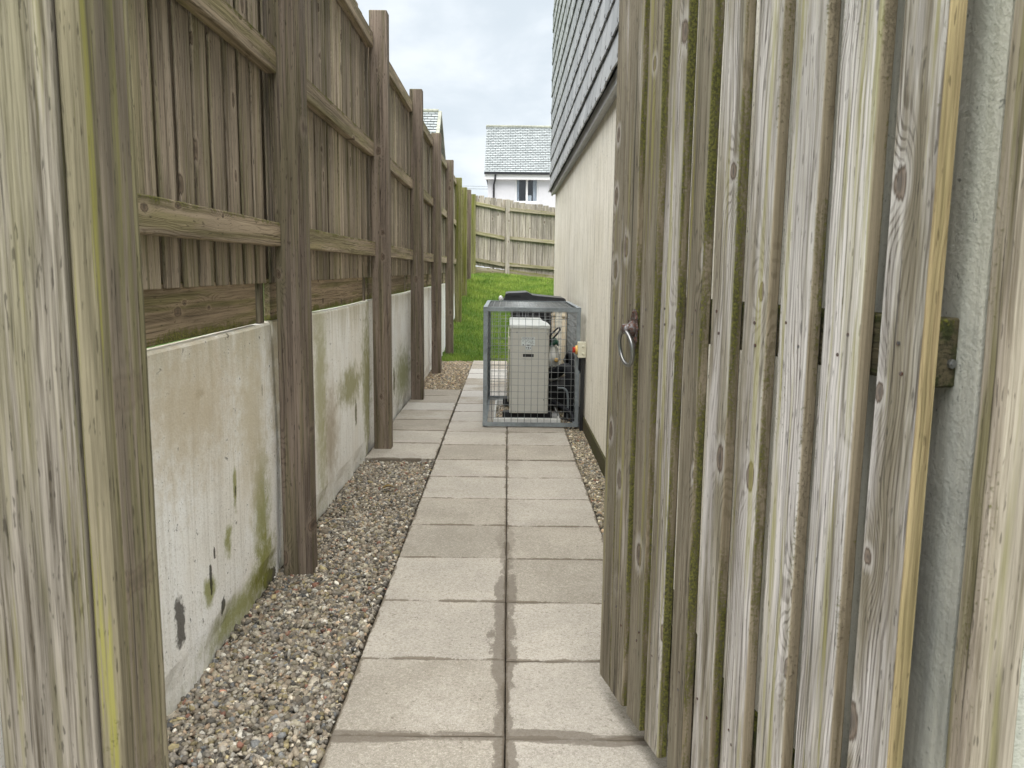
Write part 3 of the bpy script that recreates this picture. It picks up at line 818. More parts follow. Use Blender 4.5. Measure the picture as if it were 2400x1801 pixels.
gd = Vector((-.2315, .9728, 0)).normalized()      # along the leaf, hinge -> free end
gn = Vector((-gd.y, gd.x, 0))                     # out of the front face, to the path
GP = lambda Y: Vector((.810-.238*Y, Y, 0))
gt = thing('gate', tuple(GP(1.07)+Z_*.0), 'open weathered grey timber slat gate with ring latch leaning back along the house wall', 'gate')
rats = [(.1264, .1396), (.1399, .1572), (.1634, .1808), (.1887, .2083), (.2201, .2392), (.2519, .2766), (.2912, .3208), (.3376, .3742), (.3911, .4389), (.4614, .5164)]
GB, GTOP = .065, 2.12
BT = .025
boards_s = []
base_pt = GP(1.07)
TILT = 0.012
Wg = (Z_ - gn*0 + Vector((0, 0, 0))).normalized()
for i, (r0, r1) in enumerate(rats):
    Ya, Yb = .810/(r0+.238), .810/(r1+.238)
    pa, pb = GP(Ya), GP(Yb)
    w = (pa-pb).length; c = (pa+pb)/2
    sdist = (c-base_pt).dot(gd)
    boards_s.append((sdist, w))
    mb = MB().board(c-gn*(BT/2)+Z_*(GB+random.uniform(-.006, .006)), gd, gn, Z_, w, BT, GTOP-GB, c=.0035, seg=26, wob=.0013, rnd=[.35, .25, .12, .62, .2, .66, .72, .85, .98, .68][i])
    o = mb.build('board', 'gate', gt)
    for zn in (.300, .335, 1.115, 1.155):
        pn = c+gd*random.uniform(-.3, .3)*w+Z_*(zn+random.uniform(-.01, .01))
        MB().tube([pn-gn*.002, pn+gn*.0012], .0032, 7, smooth=False).build('nail', 'rust', o)
# yellow sawn edge strip on the board nearest the hinge
s9, w9 = boards_s[-1]
MB().board(base_pt+gd*(s9-w9/2-.0015)-gn*(BT/2)+Z_*(GB+.003), gn, gd, Z_, BT-.001, .0028, GTOP-GB-.01, c=.0003, seg=10, wob=.0).build('sawn_edge', 'gate_edge', gt)
RT = .042
smin = s9-w9/2+.002; smax = boards_s[0][0]+boards_s[0][1]/2-.002
for z0 in (.27, 1.090, 1.90):
    mb = MB().board(base_pt+gd*(smin)-gn*(BT+RT/2)+Z_*(z0+.047), Z_, gn, gd, .094, RT-.002, smax-smin, c=.004, seg=8, wob=.0012)
    o = mb.build('rail', 'gate_rail', gt)
    pt = base_pt+gd*(smin)-gn*(BT+RT*.62)+Z_*(z0+.033)
    MB().tube([pt+gd*.004, pt-gd*.0045], .0065, 8, smooth=False).tube([pt-gd*.0045, pt-gd*.0065], .0035, 8, smooth=False).build('bolt', 'steel', o)
# nail heads on the boards
# ring latch
Yh = .810/(.158+.238); hp = GP(Yh)+Z_*(1.243-.071*Yh)
hd = bpy.data.objects.new('ring_latch', None); C.objects.link(hd); hd.parent = gt; hd.location = hp-gt.location
hd['label'] = 'rusty ring handle near the free edge'
mb = MB(); rings = []
def plate_pt(a, b, d): return hp+gd*a+Z_*b+gn*d
prof = [(0, .050), (.012, .046), (.016, .034), (.024, .030), (.022, .016), (.030, 0), (.022, -.018), (.024, -.032), (.016, -.036), (.012, -.050), (0, -.056)]
pr = [(a, b) for a, b in prof]+[(-a, b) for a, b in reversed(prof[1:-1])]
pr = [(a*.85, b) for a, b in pr]
rings = [[plate_pt(a, b, .0) for a, b in pr], [plate_pt(a, b, .003) for a, b in pr], [plate_pt(a*.86, b*.9, .005) for a, b in pr]]
mb.loft([list(r) for r in rings], smooth=False).build('back_plate', 'rust', hd)
mb = MB().tube([plate_pt(0, 0, .004), plate_pt(0, 0, .012), plate_pt(0, 0, .016), plate_pt(0, 0, .030), plate_pt(0, 0, .034)], .012, 16, rs=[.021, .019, .0125, .0125, .010])
mb.tube([plate_pt(.013, -.004, .026), plate_pt(-.013, -.004, .026)], .0075, 12)
mb.build('boss', 'rust', hd)
ring = []
rr = .0435
for q in range(36):
    an = 2*math.pi*q/36
    ring.append(plate_pt(math.sin(an)*rr, -.006-rr+math.cos(an)*rr, .028-.004*(1-math.cos(an))*1.5))
MB().tube(ring, .0054, 12, closed=True).build('ring', 'steel', hd)
for a, b in ((.0, .042), (-.016, .026), (.0, -.046), (-.014, -.026)):
    MB().tube([plate_pt(a, b, .004), plate_pt(a, b, .0075)], .0035, 8, smooth=False, rs=[.0038, .0025]).build('screw', 'rust', hd)

# left gate post (near) ----------------------------------------------------
JX = -.575
lp = thing('gate_post', (-.66, 1.2, 0), 'thick weathered grey post with green stained stop board at the left edge', 'post')
MB().board(Vector((-.682, 1.195, -.05)), X_, Y_, Z_, .141, .14, 2.5, c=.004, seg=30, wob=.0016).build('post', 'jamb_grey', lp)
# stop board lining the post
MB().board(Vector((-.590, 1.150, -.05)), X_, Y_, Z_, .033, .04, 2.5, c=.005, seg=30, wob=.0012).build('stop_batten', 'jamb_green', lp)
MB().board(Vector((-.592, 1.222, -.05)), X_, Y_, Z_, .032, .098, 2.5, c=.004, seg=30, wob=.0010).build('jamb_board', 'jamb_side', lp)
MB().board(Vector((-.594, 1.2785, -.05)), X_, Y_, Z_, .040, .012, 2.5, c=.003, seg=24, wob=.0014).build('edge_strip', 'jamb_green', lp)

# ------------------------------------------------------------------ cage
CX0, CX1, CY0, CY1, CZ = -.186, .570, 6.275, 7.62, .952
cg = thing('security_cage', ((CX0+CX1)/2, (CY0+CY1)/2, .01), 'grey galvanised steel cage of wire mesh around the heat pump', 'cage')
ang = .031; th = .004
def angle_bar(mb, p, q, u, v):
    """L-section from p to q with legs along u and v"""
    p, q = Vector(p), Vector(q); d = (q-p); L = d.length; d.normalize()
    u, v = Vector(u), Vector(v)
    mb.board(p+u*(ang/2)+v*(th/2), u, v, d, ang, th, L, c=0)
    mb.board(p+v*(ang/2+th)+u*(th/2), v, u, d, ang-th, th, L, c=0)
mb = MB()
for x, ux in ((CX0, 1), (CX1, -1)):
    for y, uy in ((CY0, 1), (CY1, -1)):
        angle_bar(mb, (x, y, .015), (x, y, CZ-.0), (ux, 0, 0), (0, uy, 0))
for z, uz in ((.013, 1), (CZ+.001, -1)):
    for y, uy in ((CY0-.002, 1), (CY1+.002, -1)):
        angle_bar(mb, (CX0-.002, y, z), (CX1+.002, y, z), (0, uy, 0), (0, 0, uz))
    for x, ux in ((CX0-.0015, 1), (CX1+.0015, -1)):
        angle_bar(mb, (x, CY0+.002, z-.001*uz), (x, CY1-.002, z-.001*uz), (ux, 0, 0), (0, 0, uz))
mb.build('frame', 'galv', cg)
def mesh_panel(o, U, V, lu, lv, n):
    mb = MB(); o = Vector(o); U = Vector(U); V = Vector(V); n = Vector(n); p = .052; r = .0021
    k = .01
    while k < lu:
        mb.tube([o+U*k, o+U*k+V*lv], r, 5); k += p
    k = .01
    while k < lv:
        mb.tube([o+V*k+n*.0032, o+V*k+U*lu+n*.0032], r, 5); k += p
    return mb
e = .006
mesh_panel((CX0+e, CY0+e, .02), X_, Z_, CX1-CX0-2*e, CZ-.03, Y_).build('front_mesh', 'galv_wire', cg)
mesh_panel((CX0+e, CY1-e, .02), X_, Z_, CX1-CX0-2*e, CZ-.03, -Y_).build('back_mesh', 'galv_wire', cg)
mesh_panel((CX0+e, CY0+e, .02), Y_, Z_, CY1-CY0-2*e, CZ-.03, X_).build('left_mesh', 'galv_wire', cg)
mesh_panel((CX1-e, CY0+e, .02), Y_, Z_, CY1-CY0-2*e, CZ-.03, -X_).build('right_mesh', 'galv_wire', cg)
mesh_panel((CX0+e, CY0+e, CZ-e), X_, Y_, CX1-CX0-2*e, CY1-CY0-2*e, -Z_).build('top_mesh', 'galv_wire', cg)

# kerb tray
mb = MB().box(-.104, .432, 6.325, 6.345, .0, .068, c=.003).box(-.104, -.090, 6.346, 7.3, .0, .05, c=.003).box(.418, .432, 6.346, 7.3, .0, .05, c=.003).box(-.104, .432, 7.301, 7.32, .0, .056, c=.003)
tag(mb.build('kerb_frame', 'kerb'), 'low white edging frame around the gravel under the heat pump', 'edging')

# heat pump
HPX0, HPX1, HPY0, HPY1, HPZ0, HPZ1 = .022, .338, 6.45, 7.42, .088, .808
hpm = thing('heat_pump', (.18, 6.95, 0), 'pale grey air source heat pump standing inside the wire cage', 'heat pump')
def prism(x0, x1, y0, y1, z0, z1, r=.02, n=4, cutr=0):
    def ring(z, ins):
        pts = []
        for (cx, cy, a0) in ((x1-r, y1-r, 0), (x0+r, y1-r, 90), (x0+r, y0+r, 180), (x1-r, y0+r, 270)):
            for q in range(n+1):
                an = R(a0+90*q/n)
                pts.append(Vector((cx+(r-ins)*math.cos(an), cy+(r-ins)*math.sin(an), z)))
        return pts
    return [ring(z0, .003), ring(z0+.004, 0), ring(z1-.004, 0), ring(z1, .003)]
MB().loft(prism(HPX0, HPX1, HPY0, HPY1, HPZ0, HPZ1-.03, .02), smooth=False).build('casing', 'cream_metal', hpm)
# top cover with its cut-back corner
z0, z1 = HPZ1-.0295, HPZ1
def topring(g, z): return [Vector(p) for p in ((HPX0-g, HPY0-g, z), (HPX1+g, HPY0-g, z), (HPX1+g, HPY0+.30, z), (HPX1-.035+g, HPY0+.62, z), (HPX1-.035+g, HPY1+g, z), (HPX0-g, HPY1+g, z))]
MB().loft([topring(.004, z0), topring(.004, z1-.008), topring(-.006, z1)], smooth=False).build('top_cover', 'cream_top', hpm)
mb = MB().box(.128, .214, HPY0-.0022, HPY0-.0002, .548, .572)
mb.build('grip_recess', 'black_plastic', hpm)
mb = MB().box(.118, .224, HPY0-.0045, HPY0-.0001, .573, .579, c=.001).box(.118, .224, HPY0-.006, HPY0-.0001, .536, .547, c=.001).box(.118, .127, HPY0-.0045, HPY0-.0001, .5475, .5725, c=.001).box(.215, .224, HPY0-.0045, HPY0-.0001, .5475, .5725, c=.001)
mb.build('grip_rim', 'cream_metal', hpm)
# rating label with its small print
lb = MB().box(.114, .222, HPY0-.0012, HPY0-.0001, .636, .708).box(.146, .194, HPY0-.0012, HPY0-.0001, .604, .6358).build('rating_label', 'label', hpm)
mb = MB(); yl = HPY0-.0019
mb.box(.119, .216, yl, HPY0-.0013, .6990, .7028)
for zz in np.arange(.657, .696, .0055):
    x = .121
    while x < .212:
        w = random.uniform(.003, .012)
        if random.random() < .55: mb.box(x, min(x+w, .216), yl, HPY0-.0013, zz, zz+.0022)
        x += w+random.uniform(.002, .006)
mb.box(.124, .134, yl, HPY0-.0013, .642, .650).box(.150, .156, yl, HPY0-.0013, .642, .645).box(.160, .176, yl, HPY0-.0013, .6405, .647).box(.180, .186, yl, HPY0-.0013, .640, .649).box(.193, .212, yl, HPY0-.0013, .643, .645)
mb.box(.151, .160, yl, HPY0-.0013, .617, .625).box(.164, .176, yl, HPY0-.0013, .624, .629).box(.167, .173, yl, HPY0-.0013, .612, .6235).box(.180, .190, yl, HPY0-.0013, .616, .624).box(.153, .187, yl, HPY0-.0013, .6075, .6095)
mb.build('print', 'ink', lb)
for (x, z, r) in ((.078, .745, .0055), (.305, .575, .004), (.32, .735, .003), (.300, .20, .004), (.075, .105, .004)):
    MB().tube([(x, HPY0+.001, z), (x, HPY0-.003, z)], r, 8, smooth=False).build('screw', 'ink', hpm)
# side grille, facing the path side
mb = MB()
for k in range(22):
    z = .16+.026*k; mb.tube([(HPX0-.012, HPY0+.18, z), (HPX0-.012, HPY1-.15, z)], .002, 4)
for k in range(5): mb.tube([(HPX0-.010, HPY0+.18+k*.16, .15), (HPX0-.010, HPY0+.18+k*.16, .735)], .003, 4)
mb.build('fan_grille', 'cream_plastic', hpm)
MB().box(HPX0-.016, HPX0-.001, HPY0+.10, HPY0+.14, .60, .70, c=.002).build('side_catch', 'cream_plastic', hpm)
for y in (6.50, 7.20):
    MB().box(-.033, .372, y, y+.10, .032, .086, c=.006).build('foot', 'black_rubber', hpm)

# wheelie bin --------------------------------------------------------------
wb = thing('wheelie_bin', (.26, 8.15, 0), 'black wheelie bin seen from its side just behind the wire cage', 'bin')
BY0, BY1 = 7.88, 8.42
def rring(x0, x1, y0, y1, z, r=.03):
    pts = []
    for (cx, cy, a0) in ((x1-r, y1-r, 0), (x0+r, y1-r, 90), (x0+r, y0+r, 180), (x1-r, y0+r, 270)):
        for q in range(4):
            an = R(a0+90*q/3); pts.append(Vector((cx+r*math.cos(an), cy+r*math.sin(an), z)))
    return pts
MB().loft([rring(.08, .40, BY0+.06, BY1-.06, .04), rring(.07, .41, BY0+.05, BY1-.05, .10), rring(.03, .445, BY0+.01, BY1-.01, .86), rring(.0, .46, BY0-.005, BY1+.005, .87), rring(-.005, .47, BY0-.01, BY1+.01, .915)], smooth=False).build('body', 'black_plastic', wb)
# lid profile in X-Z swept along Y
def sweep(pr, y0, y1, cham=.012):
    mb = MB()
    cx = sum(p[0] for p in pr)/len(pr); cz = sum(p[1] for p in pr)/len(pr)
    def rg(y, k): return [Vector((cx+(p[0]-cx)*k, y, cz+(p[1]-cz)*k)) for p in pr]
    return mb.loft([rg(y0, .97), rg(y0+cham, 1), rg(y1-cham, 1), rg(y1, .97)], smooth=False)
pr = [(-.050, .917), (.520, .917), (.560, .925), (.562, .950), (.548, .972), (.47, .978), (.30, .992), (.24, 1.000), (.205, 1.020), (.185, 1.028), (.10, 1.022), (.005, 1.018), (-.02, 1.012), (-.03, .968), (-.05, .945)]
lid = sweep(pr, BY0-.03, BY1+.03); lido = lid.build('lid', 'bin_grey', wb)
mb = MB().box(-.020, .020, BY0-.0345, BY0-.031, .975, 1.006, c=.001).box(.030, .130, BY0-.0345, BY0-.031, .983, 1.008, c=.001); mb.build('lid_recess', 'black_plastic', lido)
mb = MB().box(-.04, .53, BY0-.036, BY0-.031, .925, .940, c=.001).box(-.03, .50, BY0-.0345, BY0-.031, .948, .958, c=.001); mb.build('lid_rib', 'black_plastic', lido)
MB().tube([(.545, BY0-.01, .948), (.545, BY1+.01, .948)], .022, 12).build('handle', 'black_plastic', wb)
for y in (BY0+.0, BY1-.05):
    w_ = MB().tube([(.40, y, .10), (.40, y+.05, .10)], .10, 24).build('wheel', 'black_rubber', wb)
    MB().tube([(.40, y-.006, .10), (.40, y-.001, .10)], .055, 16).build('hub', 'bin_grey', w_)
tag(MB().ball((-.068, BY0+.02, .965), .020, .02, .026).tube([(-.055, BY0+.02, .955), (-.03, BY0+.02, .95)], .006, 8).build('ball', 'upvc'), 'small white rounded knob at the left end of the black bin lid', 'knob')

# things between the pump and the wall -------------------------------------
def pipe(x, y, z1, r, label, name='pipe'):
    t = thing(name, (x, y, 0), label, 'pipe', None)
    MB().tube([(x, y, -.02), (x, y, z1)], r, 14).build('pipe_length', 'pipe_cream', t)
    for zz in np.arange(.25, z1, .55):
        MB().tube([(x, y, zz), (x, y, zz+.03)], r+.004, 14).build('clip', 'pipe_cream', t)
    return t
pipe(.439, 7.72, .93, .016, 'left and thinner of the two upright cream pipes behind the cage')
pipe(.533, 7.55, .93, .022, 'right and wider of the two upright cream pipes, inside the cage corner')

cr = thing('crate', (.46, 7.35, 0), 'black plastic crate on the ground at the right inside the cage', 'crate')
MB().loft([rring(.348, .556, 6.98, 7.50, .06, .015), rring(.345, .560, 6.96, 7.52, .23, .015)], smooth=False).build('body', 'black_plastic', cr)
MB().loft([rring(.342, .563, 6.955, 7.525, .231, .015), rring(.342, .563, 6.955, 7.525, .245, .015)], smooth=False).build('rim', 'black_rubber', cr)
for x, y in ((.365, 7.0), (.54, 7.0), (.365, 7.48), (.54, 7.48)): MB().box(x-.012, x+.012, y-.012, y+.012, .0, .0595).build('foot', 'black_rubber', cr)

# sacks: crumpled plastic bag with a white printed top
def blob(cx, cy, z0, z1, rx, ry, lean, seed, n=26, m_=14):
    rd = random.Random(seed); rings = []
    ph = [rd.uniform(0, 6.3) for _ in range(8)]
    for i in range(m_+1):
        t = i/m_; z = z0+(z1-z0)*t
        k = math.sin(math.pi*min(1, .16+.84*(1-t)**.9)*.5+.0)
        k = (.72+.28*math.sin(math.pi*min(1, t*1.3+.15))) * (1 if t < .72 else max(.12, 1-(t-.72)*2.6))
        ring = []
        for j in range(n):
            a = 2*math.pi*j/n
            w = 1+.05*math.sin(5*a+ph[0]+6*t)+.045*math.sin(9*a+ph[1]-9*t)+.03*math.sin(14*a+ph[2]+17*t)
            ring.append(Vector((cx+lean*t+rx*k*w*math.cos(a), cy+ry*k*w*math.sin(a), z+.012*math.sin(3*a+ph[3]))))
        rings.append(ring)
    return rings
sk = thing('compost_sack', (.43, 7.3, .246), 'crumpled grey plastic sack slumped on the black crate', 'sack')
MB().loft(blob(.405, 7.30, .248, .50, .085, .15, .0, 3), smooth=True).build('sack_body', 'sack', sk)
MB().loft(blob(.385, 7.26, .37, .60, .088, .15, .02, 5), smooth=True).build('sack_top', 'white_plastic', sk)
MB().ball((.440, 7.125, .45), .022, .012, .018, 12, 8, .1).build('print_patch', 'yellow', sk)

# folded garden tool on top
tl = thing('garden_sprayer', (.42, 7.25, .56), 'green garden sprayer head with black looped handle lying on the sack', 'sprayer')
MB().loft(blob(.415, 7.2, .575, .635, .055, .05, .0, 9, 18, 8), smooth=True).build('reservoir', 'green', tl)
hp2 = [Vector((.345, 7.15, .62)), Vector((.37, 7.14, .655)), Vector((.41, 7.13, .70)), Vector((.445, 7.12, .735)), Vector((.462, 7.12, .74)), Vector((.465, 7.12, .72)), Vector((.44, 7.13, .68)), Vector((.405, 7.14, .64)), Vector((.375, 7.15, .615))]
MB().tube(hp2, .0075, 8, closed=True).build('handle', 'black_plastic', tl)
MB().board(Vector((.385, 7.155, .66)), Vector((.7, 0, .7)), Y_, Vector((-.7, 0, .7)), .03, .01, .012, c=.002).build('trigger', 'label', tl)
MB().tube([(.34, 7.16, .60), (.37, 7.17, .64), (.40, 7.18, .61)], .02, 10).build('nozzle', 'black_plastic', tl)

# lagged pipes at the right inside the cage
lg = thing('lagged_pipe', (.52, 6.9, 0), 'thick black lagged pipes bending down at the right inside the cage', 'pipe')
def corr(pts, r):
    # corrugated hose
    P = []; rs = []
    for i in range(len(pts)-1):
        a, b = Vector(pts[i]), Vector(pts[i+1]); n = max(2, int((b-a).length/.008))
        for q in range(n):
            P.append(a.lerp(b, q/n)); rs.append(r*(1.0 if len(P) % 2 else .88))
    return MB().tube(P, r, 12, rs=rs)
def arc(pts, n=6):
    out = []; pts = [Vector(p) for p in pts]
    for i in range(len(pts)-1):
        p0 = pts[max(i-1, 0)]; p1 = pts[i]; p2 = pts[i+1]; p3 = pts[min(i+2, len(pts)-1)]
        for q in range(n):
            t = q/n
            out.append(.5*((2*p1)+(-p0+p2)*t+(2*p0-5*p1+4*p2-p3)*t*t+(-p0+3*p1-3*p2+p3)*t**3))
    out.append(pts[-1]); return out
corr(arc([(.345, 6.95, .34), (.42, 6.85, .37), (.48, 6.75, .42), (.525, 6.7, .40), (.53, 6.7, .25), (.53, 6.72, .05), (.53, 6.75, -.02)]), .046).build('hose', 'black_rubber', lg)
corr(arc([(.52, 7.0, .46), (.535, 6.9, .52), (.545, 6.8, .53), (.547, 6.75, .46), (.548, 6.73, .3), (.545, 6.72, .1)]), .030).build('hose', 'black_rubber', lg)
corr(arc([(.345, 6.8, .16), (.42, 6.7, .13), (.49, 6.6, .10), (.545, 6.55, .05), (.55, 6.5, -.01)]), .020).build('hose', 'black_rubber', lg)
MB().tube(arc([(.42, 6.62, .27), (.47, 6.6, .275), (.50, 6.6, .24), (.51, 6.6, .15), (.505, 6.6, .02)]), .009, 8).build('drain_tube', 'galv', lg)
tag(MB().loft([rring(.352, .44, 6.55, 6.72, -.005, .006), rring(.352, .44, 6.55, 6.72, .05, .006)], smooth=False).build('paving_block', 'soffit'), 'grey concrete block on the gravel at the foot of the heat pump', 'block')
tag(MB().board(Vector((.43, 6.72, .0)), Vector((.86, .5, 0)), Z_, Vector((.5, -.86, 0)), .03, .03, .36, c=.002).build('trunking', 'black_plastic'), 'short black plastic length lying slanted on gravel in the cage corner', 'trunking')

# isolator -------------------------------------------------------------------
iz = thing('isolator_switch', (.57, 6.2, .50), 'cream electrical isolator box with red and yellow rotary switch on the house wall', 'switch')
b0 = HX-.004
MB().loft([[Vector((b0-.0, 6.19+a, .575+b)) for a, b in ((0, 0), (.085, 0), (.085, .118), (0, .118))], [Vector((b0-.058, 6.19+a, .575+b)) for a, b in ((0, 0), (.085, 0), (.085, .118), (0, .118))], [Vector((b0-.062, 6.19+a, .575+b)) for a, b in ((.004, .004), (.081, .004), (.081, .114), (.004, .114))]], smooth=False).build('box_body', 'cream_plastic', iz)
for zz in (.605, .660):
    MB().tube([(b0-.022, 6.191, zz), (b0-.022, 6.187, zz)], .0115, 14, rs=[.0115, .0105]).build('knockout', 'cream_plastic', iz)
MB().tube([(b0-.0625, 6.23, .632), (b0-.078, 6.23, .632)], .034, 20).build('dial_plate', 'yellow', iz)
MB().tube([(b0-.0785, 6.23, .632), (b0-.092, 6.23, .632)], .022, 16).box(b0-.100, b0-.0925, 6.222, 6.238, .610, .654, c=.002).build('rotary_knob', 'red', iz)
MB().box(b0-.034, b0-.004, 6.21, 6.25, -.01, .574, c=.003).build('conduit', 'black_plastic', iz)
corr(arc([(.575, 6.255, .572), (.572, 6.27, .50), (.565, 6.30, .44)]), .013).build('flexible_conduit', 'black_rubber', iz)

# ------------------------------------------------------------------ house far behind
def roof_slates(mb, O, U, S, lu, ls, courses, w, t=.012):
    """O = eaves corner; U along the eaves; S up the slope"""
    N = U.cross(S).normalized(); ex = ls/courses
    for r_ in range(courses):
        k = 0 - (w/2 if r_ % 2 else 0)
        while k < lu:
            a, b = max(0, k+.009), min(lu, k+w-.009)
            if b-a > .03:
                p = O+S*(r_*ex+random.uniform(-.006, .004)); lift = N*.050
                q0, q1 = p+U*a+lift, p+U*b+lift; q2, q3 = O+U*b+S*((r_+1)*ex-.032)+N*.034, O+U*a+S*((r_+1)*ex-.032)+N*.034
                vs = [q0, q1, q2, q3, q0-N*t, q1-N*t, q2-N*t, q3-N*t]
                mb.add(vs, [(0, 1, 2, 3), (7, 6, 5, 4), (4, 5, 1, 0), (5, 6, 2, 1), (6, 7, 3, 2), (7, 4, 0, 3)], rnd=random.random())
            k += w
def window(parent, X0, X1, Z0, Z1, Yf, lights=2):
    f = .07
    mb = MB().box(X0, X1, Yf-.005, Yf+.06, Z0, Z0+f).box(X0, X1, Yf-.005, Yf+.06, Z1-f, Z1).box(X0, X0+f, Yf-.004, Yf+.06, Z0+f, Z1-f).box(X1-f, X1, Yf-.004, Yf+.06, Z0+f, Z1-f)
    xm = (X0+X1)/2; mb.box(xm-.045, xm+.045, Yf-.004, Yf+.06, Z0+f, Z1-f)
    wd = mb.build('window', 'upvc', parent)
    MB().box(X0+f, xm-.045, Yf+.02, Yf+.03, Z0+f, Z1-f).box(xm+.045, X1-f, Yf+.02, Yf+.03, Z0+f, Z1-f).build('pane', 'glass', wd)
    MB().box(X0-.06, X1+.06, Yf-.06, Yf+.02, Z0-.05, Z0-.001).build('sill', 'upvc', wd)
    for xa, xb in ((X0+f, X0+f+.10), (X1-f-.17, X1-f)):
        mb = MB(); n = 8; r1 = [Vector((xa+(xb-xa)*q/n, Yf+.12+.02*(q % 2), Z0+.05)) for q in range(n+1)]; r2 = [v+Z_*(Z1-Z0-.1) for v in r1]
        vs = r1+r2+[v+Y_*.006 for v in r1]+[v+Y_*.006 for v in r2]; m_ = n+1
        mb.add(vs, [(q, q+1, m_+q+1, m_+q) for q in range(n)]+[(2*m_+q+1, 2*m_+q, 3*m_+q, 3*m_+q+1) for q in range(n)])
        mb.build('curtain', 'curtain', wd)
    MB().box(xm+.05, xm+.22, Yf+.10, Yf+.16, Z0+.07, Z0+.34, c=.01).build('box_on_sill', 'curtain', wd)
    return wd
fh = thing('white_house', (2.5, 38, .5), 'white rendered house with pale slate roof and one window beyond the back fence', 'house')
X0, X1, Yw = -.97, 8.2, 38.0
wx0, wx1, wz0, wz1 = .30, 1.36, 4.31, 5.41
mb = MB()
mb.box(X0, wx0, Yw, Yw+.25, .3, 5.55).box(wx1, X1, Yw, Yw+.25, .3, 5.55).box(wx0, wx1, Yw, Yw+.25, .3, wz0).box(wx0, wx1, Yw, Yw+.25, wz1, 5.55)
mb.box(X0, X0+.25, Yw+.251, Yw+6, .3, 5.55).box(X1-.25, X1, Yw+.251, Yw+6, .3, 5.55).box(X0+.26, X1-.26, Yw+5.75, Yw+6, .3, 5.55)
mb.build('wall', 'white_wall', fh)
MB().box(X0+.26, X1-.26, Yw+1.6, Yw+1.7, .4, 5.5).build('inner_wall', 'room', fh)
window(fh, wx0, wx1, wz0, wz1, Yw+.10)
ez, rz_, ry_ = 5.60, 8.15, 3.05
O = Vector((-1.12, Yw-.32, ez)); Sv = Vector((0, ry_+.32, rz_-ez)); ls = Sv.length; Sv.normalize()
mb = MB(); roof_slates(mb, O, X_, Sv, X1+.2+1.12, ls, 26, .235); rf = mb.build('roof', 'roof_slate', fh)
mb = MB(); N = X_.cross(Sv)
a, b = O+X_*(-.0), O+X_*(X1+1.3); yb = Yw+6.4
c_, d_ = a+Sv*ls, b+Sv*ls
mb.add([a, b, d_, c_, Vector((b.x, yb, ez)), Vector((a.x, yb, ez))], [(0, 1, 2, 3), (3, 2, 4, 5), (1, 0, 5, 4), (0, 3, 5), (1, 4, 2)])
mb.build('roof_deck', 'slate_deck', rf)
MB().tube([c_+Vector((-.03, 0, .02)), d_+Vector((0, 0, .02))], .10, 8).build('ridge', 'ridge', rf)
MB().box(X0-.16, X1+.2, Yw-.40, Yw-.30, ez-.075, ez+.01).build('gutter', 'gutter', fh)
MB().box(X0-.14, X1+.2, Yw-.28, Yw-.005, ez-.29, ez-.05).build('fascia', 'upvc', fh)
MB().tube([(-.62, Yw-.33, ez-.09), (-.63, Yw-.30, ez-.30), (-.69, Yw-.07, ez-.52), (-.69, Yw-.07, .5)], .042, 8).build('downpipe', 'gutter', fh)

h2 = thing('gabled_house', (-6, 34, .5), 'house at the far left with only its pale slate roof above the side fence', 'house')
gx = -2.72; rY = 32.0; rZ = 7.16
Sf = Vector((0, 1.9, 1.75)); ls = 3.4; Sf.normalize(); Of = Vector((gx-8, rY, rZ))-Sf*ls
mb = MB(); roof_slates(mb, Of, X_, Sf, 8, ls, 20, .25); rf2 = mb.build('roof', 'roof_slate', h2)
Sb = Vector((0, -2.2, 1.6)).normalized()
P1 = Vector((gx, rY, rZ)); Pf = P1-Sf*ls; Pb = P1-Sb*ls
mb = MB(); q = Vector((-8, 0, 0))
mb.add([P1, Pf, Pb, P1+q, Pf+q, Pb+q], [(0, 3, 4, 1), (0, 2, 5, 3), (1, 4, 5, 2), (3, 5, 4), (0, 1, 2)])
mb.build('roof_deck', 'slate_deck', rf2)
MB().tube([P1+Vector((.0, 0, .03)), P1+q+Vector((0, 0, .03))], .09, 8).build('ridge', 'ridge', rf2)
mb = MB(); nf = Vector((1, 0, 0))
for (e_, s_) in ((Pf, Sf), (Pb, Sb)):
    nn = Vector((0, -s_.z, s_.y)) if s_ is Sf else Vector((0, s_.z, -s_.y))
    mb.board(e_+X_*.06, X_, s_.cross(X_), s_, .12, .12, ls, c=.0)
mb.build('verge', 'ridge', rf2)
mb = MB()
mb.add([(gx-.05, Pf.y+.3, .5), (gx-.05, Pb.y-.3, .5), (gx-.05, Pb.y-.3, Pb.z+.1), (gx-.05, rY, rZ-.2), (gx-.05, Pf.y+.3, Pf.z+.1)] + [(gx-7.9, Pf.y+.3, .5), (gx-7.9, Pb.y-.3, .5), (gx-7.9, Pb.y-.3, Pb.z+.1), (gx-7.9, rY, rZ-.2), (gx-7.9, Pf.y+.3, Pf.z+.1)],
       [(0, 1, 2, 3, 4), (9, 8, 7, 6, 5), (0, 5, 6, 1), (1, 6, 7, 2), (2, 7, 8, 3), (3, 8, 9, 4), (4, 9, 5, 0)])
mb.build('wall', 'white_wall', h2)

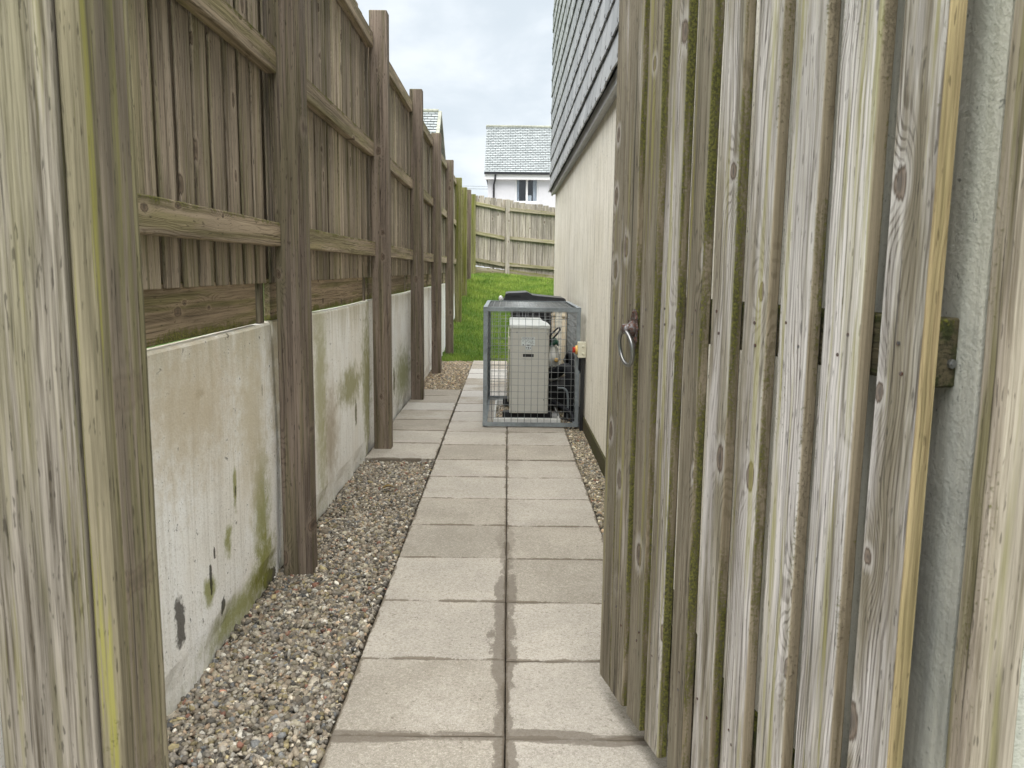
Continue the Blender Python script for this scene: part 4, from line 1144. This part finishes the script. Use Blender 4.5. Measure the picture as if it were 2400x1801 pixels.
# overhead cables
for dz_, lab in ((0, 'upper of two thin overhead cables against the sky left of the white house'), (-.19, 'lower of two thin overhead cables against the sky left of the white house')):
    pts = [(-30+2.2*i, 60, 7.20+dz_+.0035*(i-14)**2*.6-.05*i*.0) for i in range(29)]
    tag(MB().tube(pts, .022, 5).build('overhead_cable', 'galv'), lab, 'cable', 'overhead cables')

# leaves and straws ---------------------------------------------------------
def leaf(x, y, z, L, w, az, mat, label, cup=.25):
    n = 8; top = []; d = Vector((math.cos(az), math.sin(az), .12)); u = Vector((-math.sin(az), math.cos(az), 0))
    vs = []
    for i in range(n+1):
        t = i/n; ww = w*math.sin(math.pi*min(1, t*.93+.04))**.8
        p = Vector((x, y, z))+d*(L*t)+Z_*(cup*L*.5*math.sin(math.pi*t))
        vs += [p-u*ww+Z_*ww*.5, p, p+u*ww+Z_*ww*.5]
    k = len(vs); vs += [v-Z_*.0006 for v in vs]
    fs = []
    for i in range(n):
        for j in range(2):
            a = i*3+j; fs.append((a, a+1, a+4, a+3)); fs.append((k+a+3, k+a+4, k+a+1, k+a))
    tag(MB().add(vs, fs, smooth=True).build('leaf', mat), label, 'leaf')
leaf(-.70, 4.42, .008, .07, .022, R(10), 'leaf', 'curled olive brown leaf on the gravel near the step of the raised slabs')
leaf(-.62, 4.38, .006, .035, .008, R(60), 'leaf_red', 'tiny dark red leaf on the gravel beside the larger olive leaf')
leaf(.185, 6.30, .010, .045, .018, R(150), 'leaf_red', 'crumpled red brown leaf against the white edging at the cage front')
leaf(.150, 6.303, .010, .025, .010, R(20), 'leaf_red', 'small dark leaf left of the red brown leaf at the cage front')
for (x, y, L, az, lab) in ((-.60, 2.75, .07, .5, 'dry straw on the gravel nearest the camera'), (-.72, 3.02, .09, 1.1, 'long dry straw on the gravel beside the nearest fence post'), (-.78, 2.45, .05, 2.2, 'short dry straw on the gravel close to the stained wall')):
    tag(MB().tube([(x, y, .012), (x+L*.5*math.cos(az), y+L*.5*math.sin(az), .016), (x+L*math.cos(az), y+L*math.sin(az), .013)], .0016, 5).build('straw', 'straw'), lab, 'straw', 'straws on the gravel')
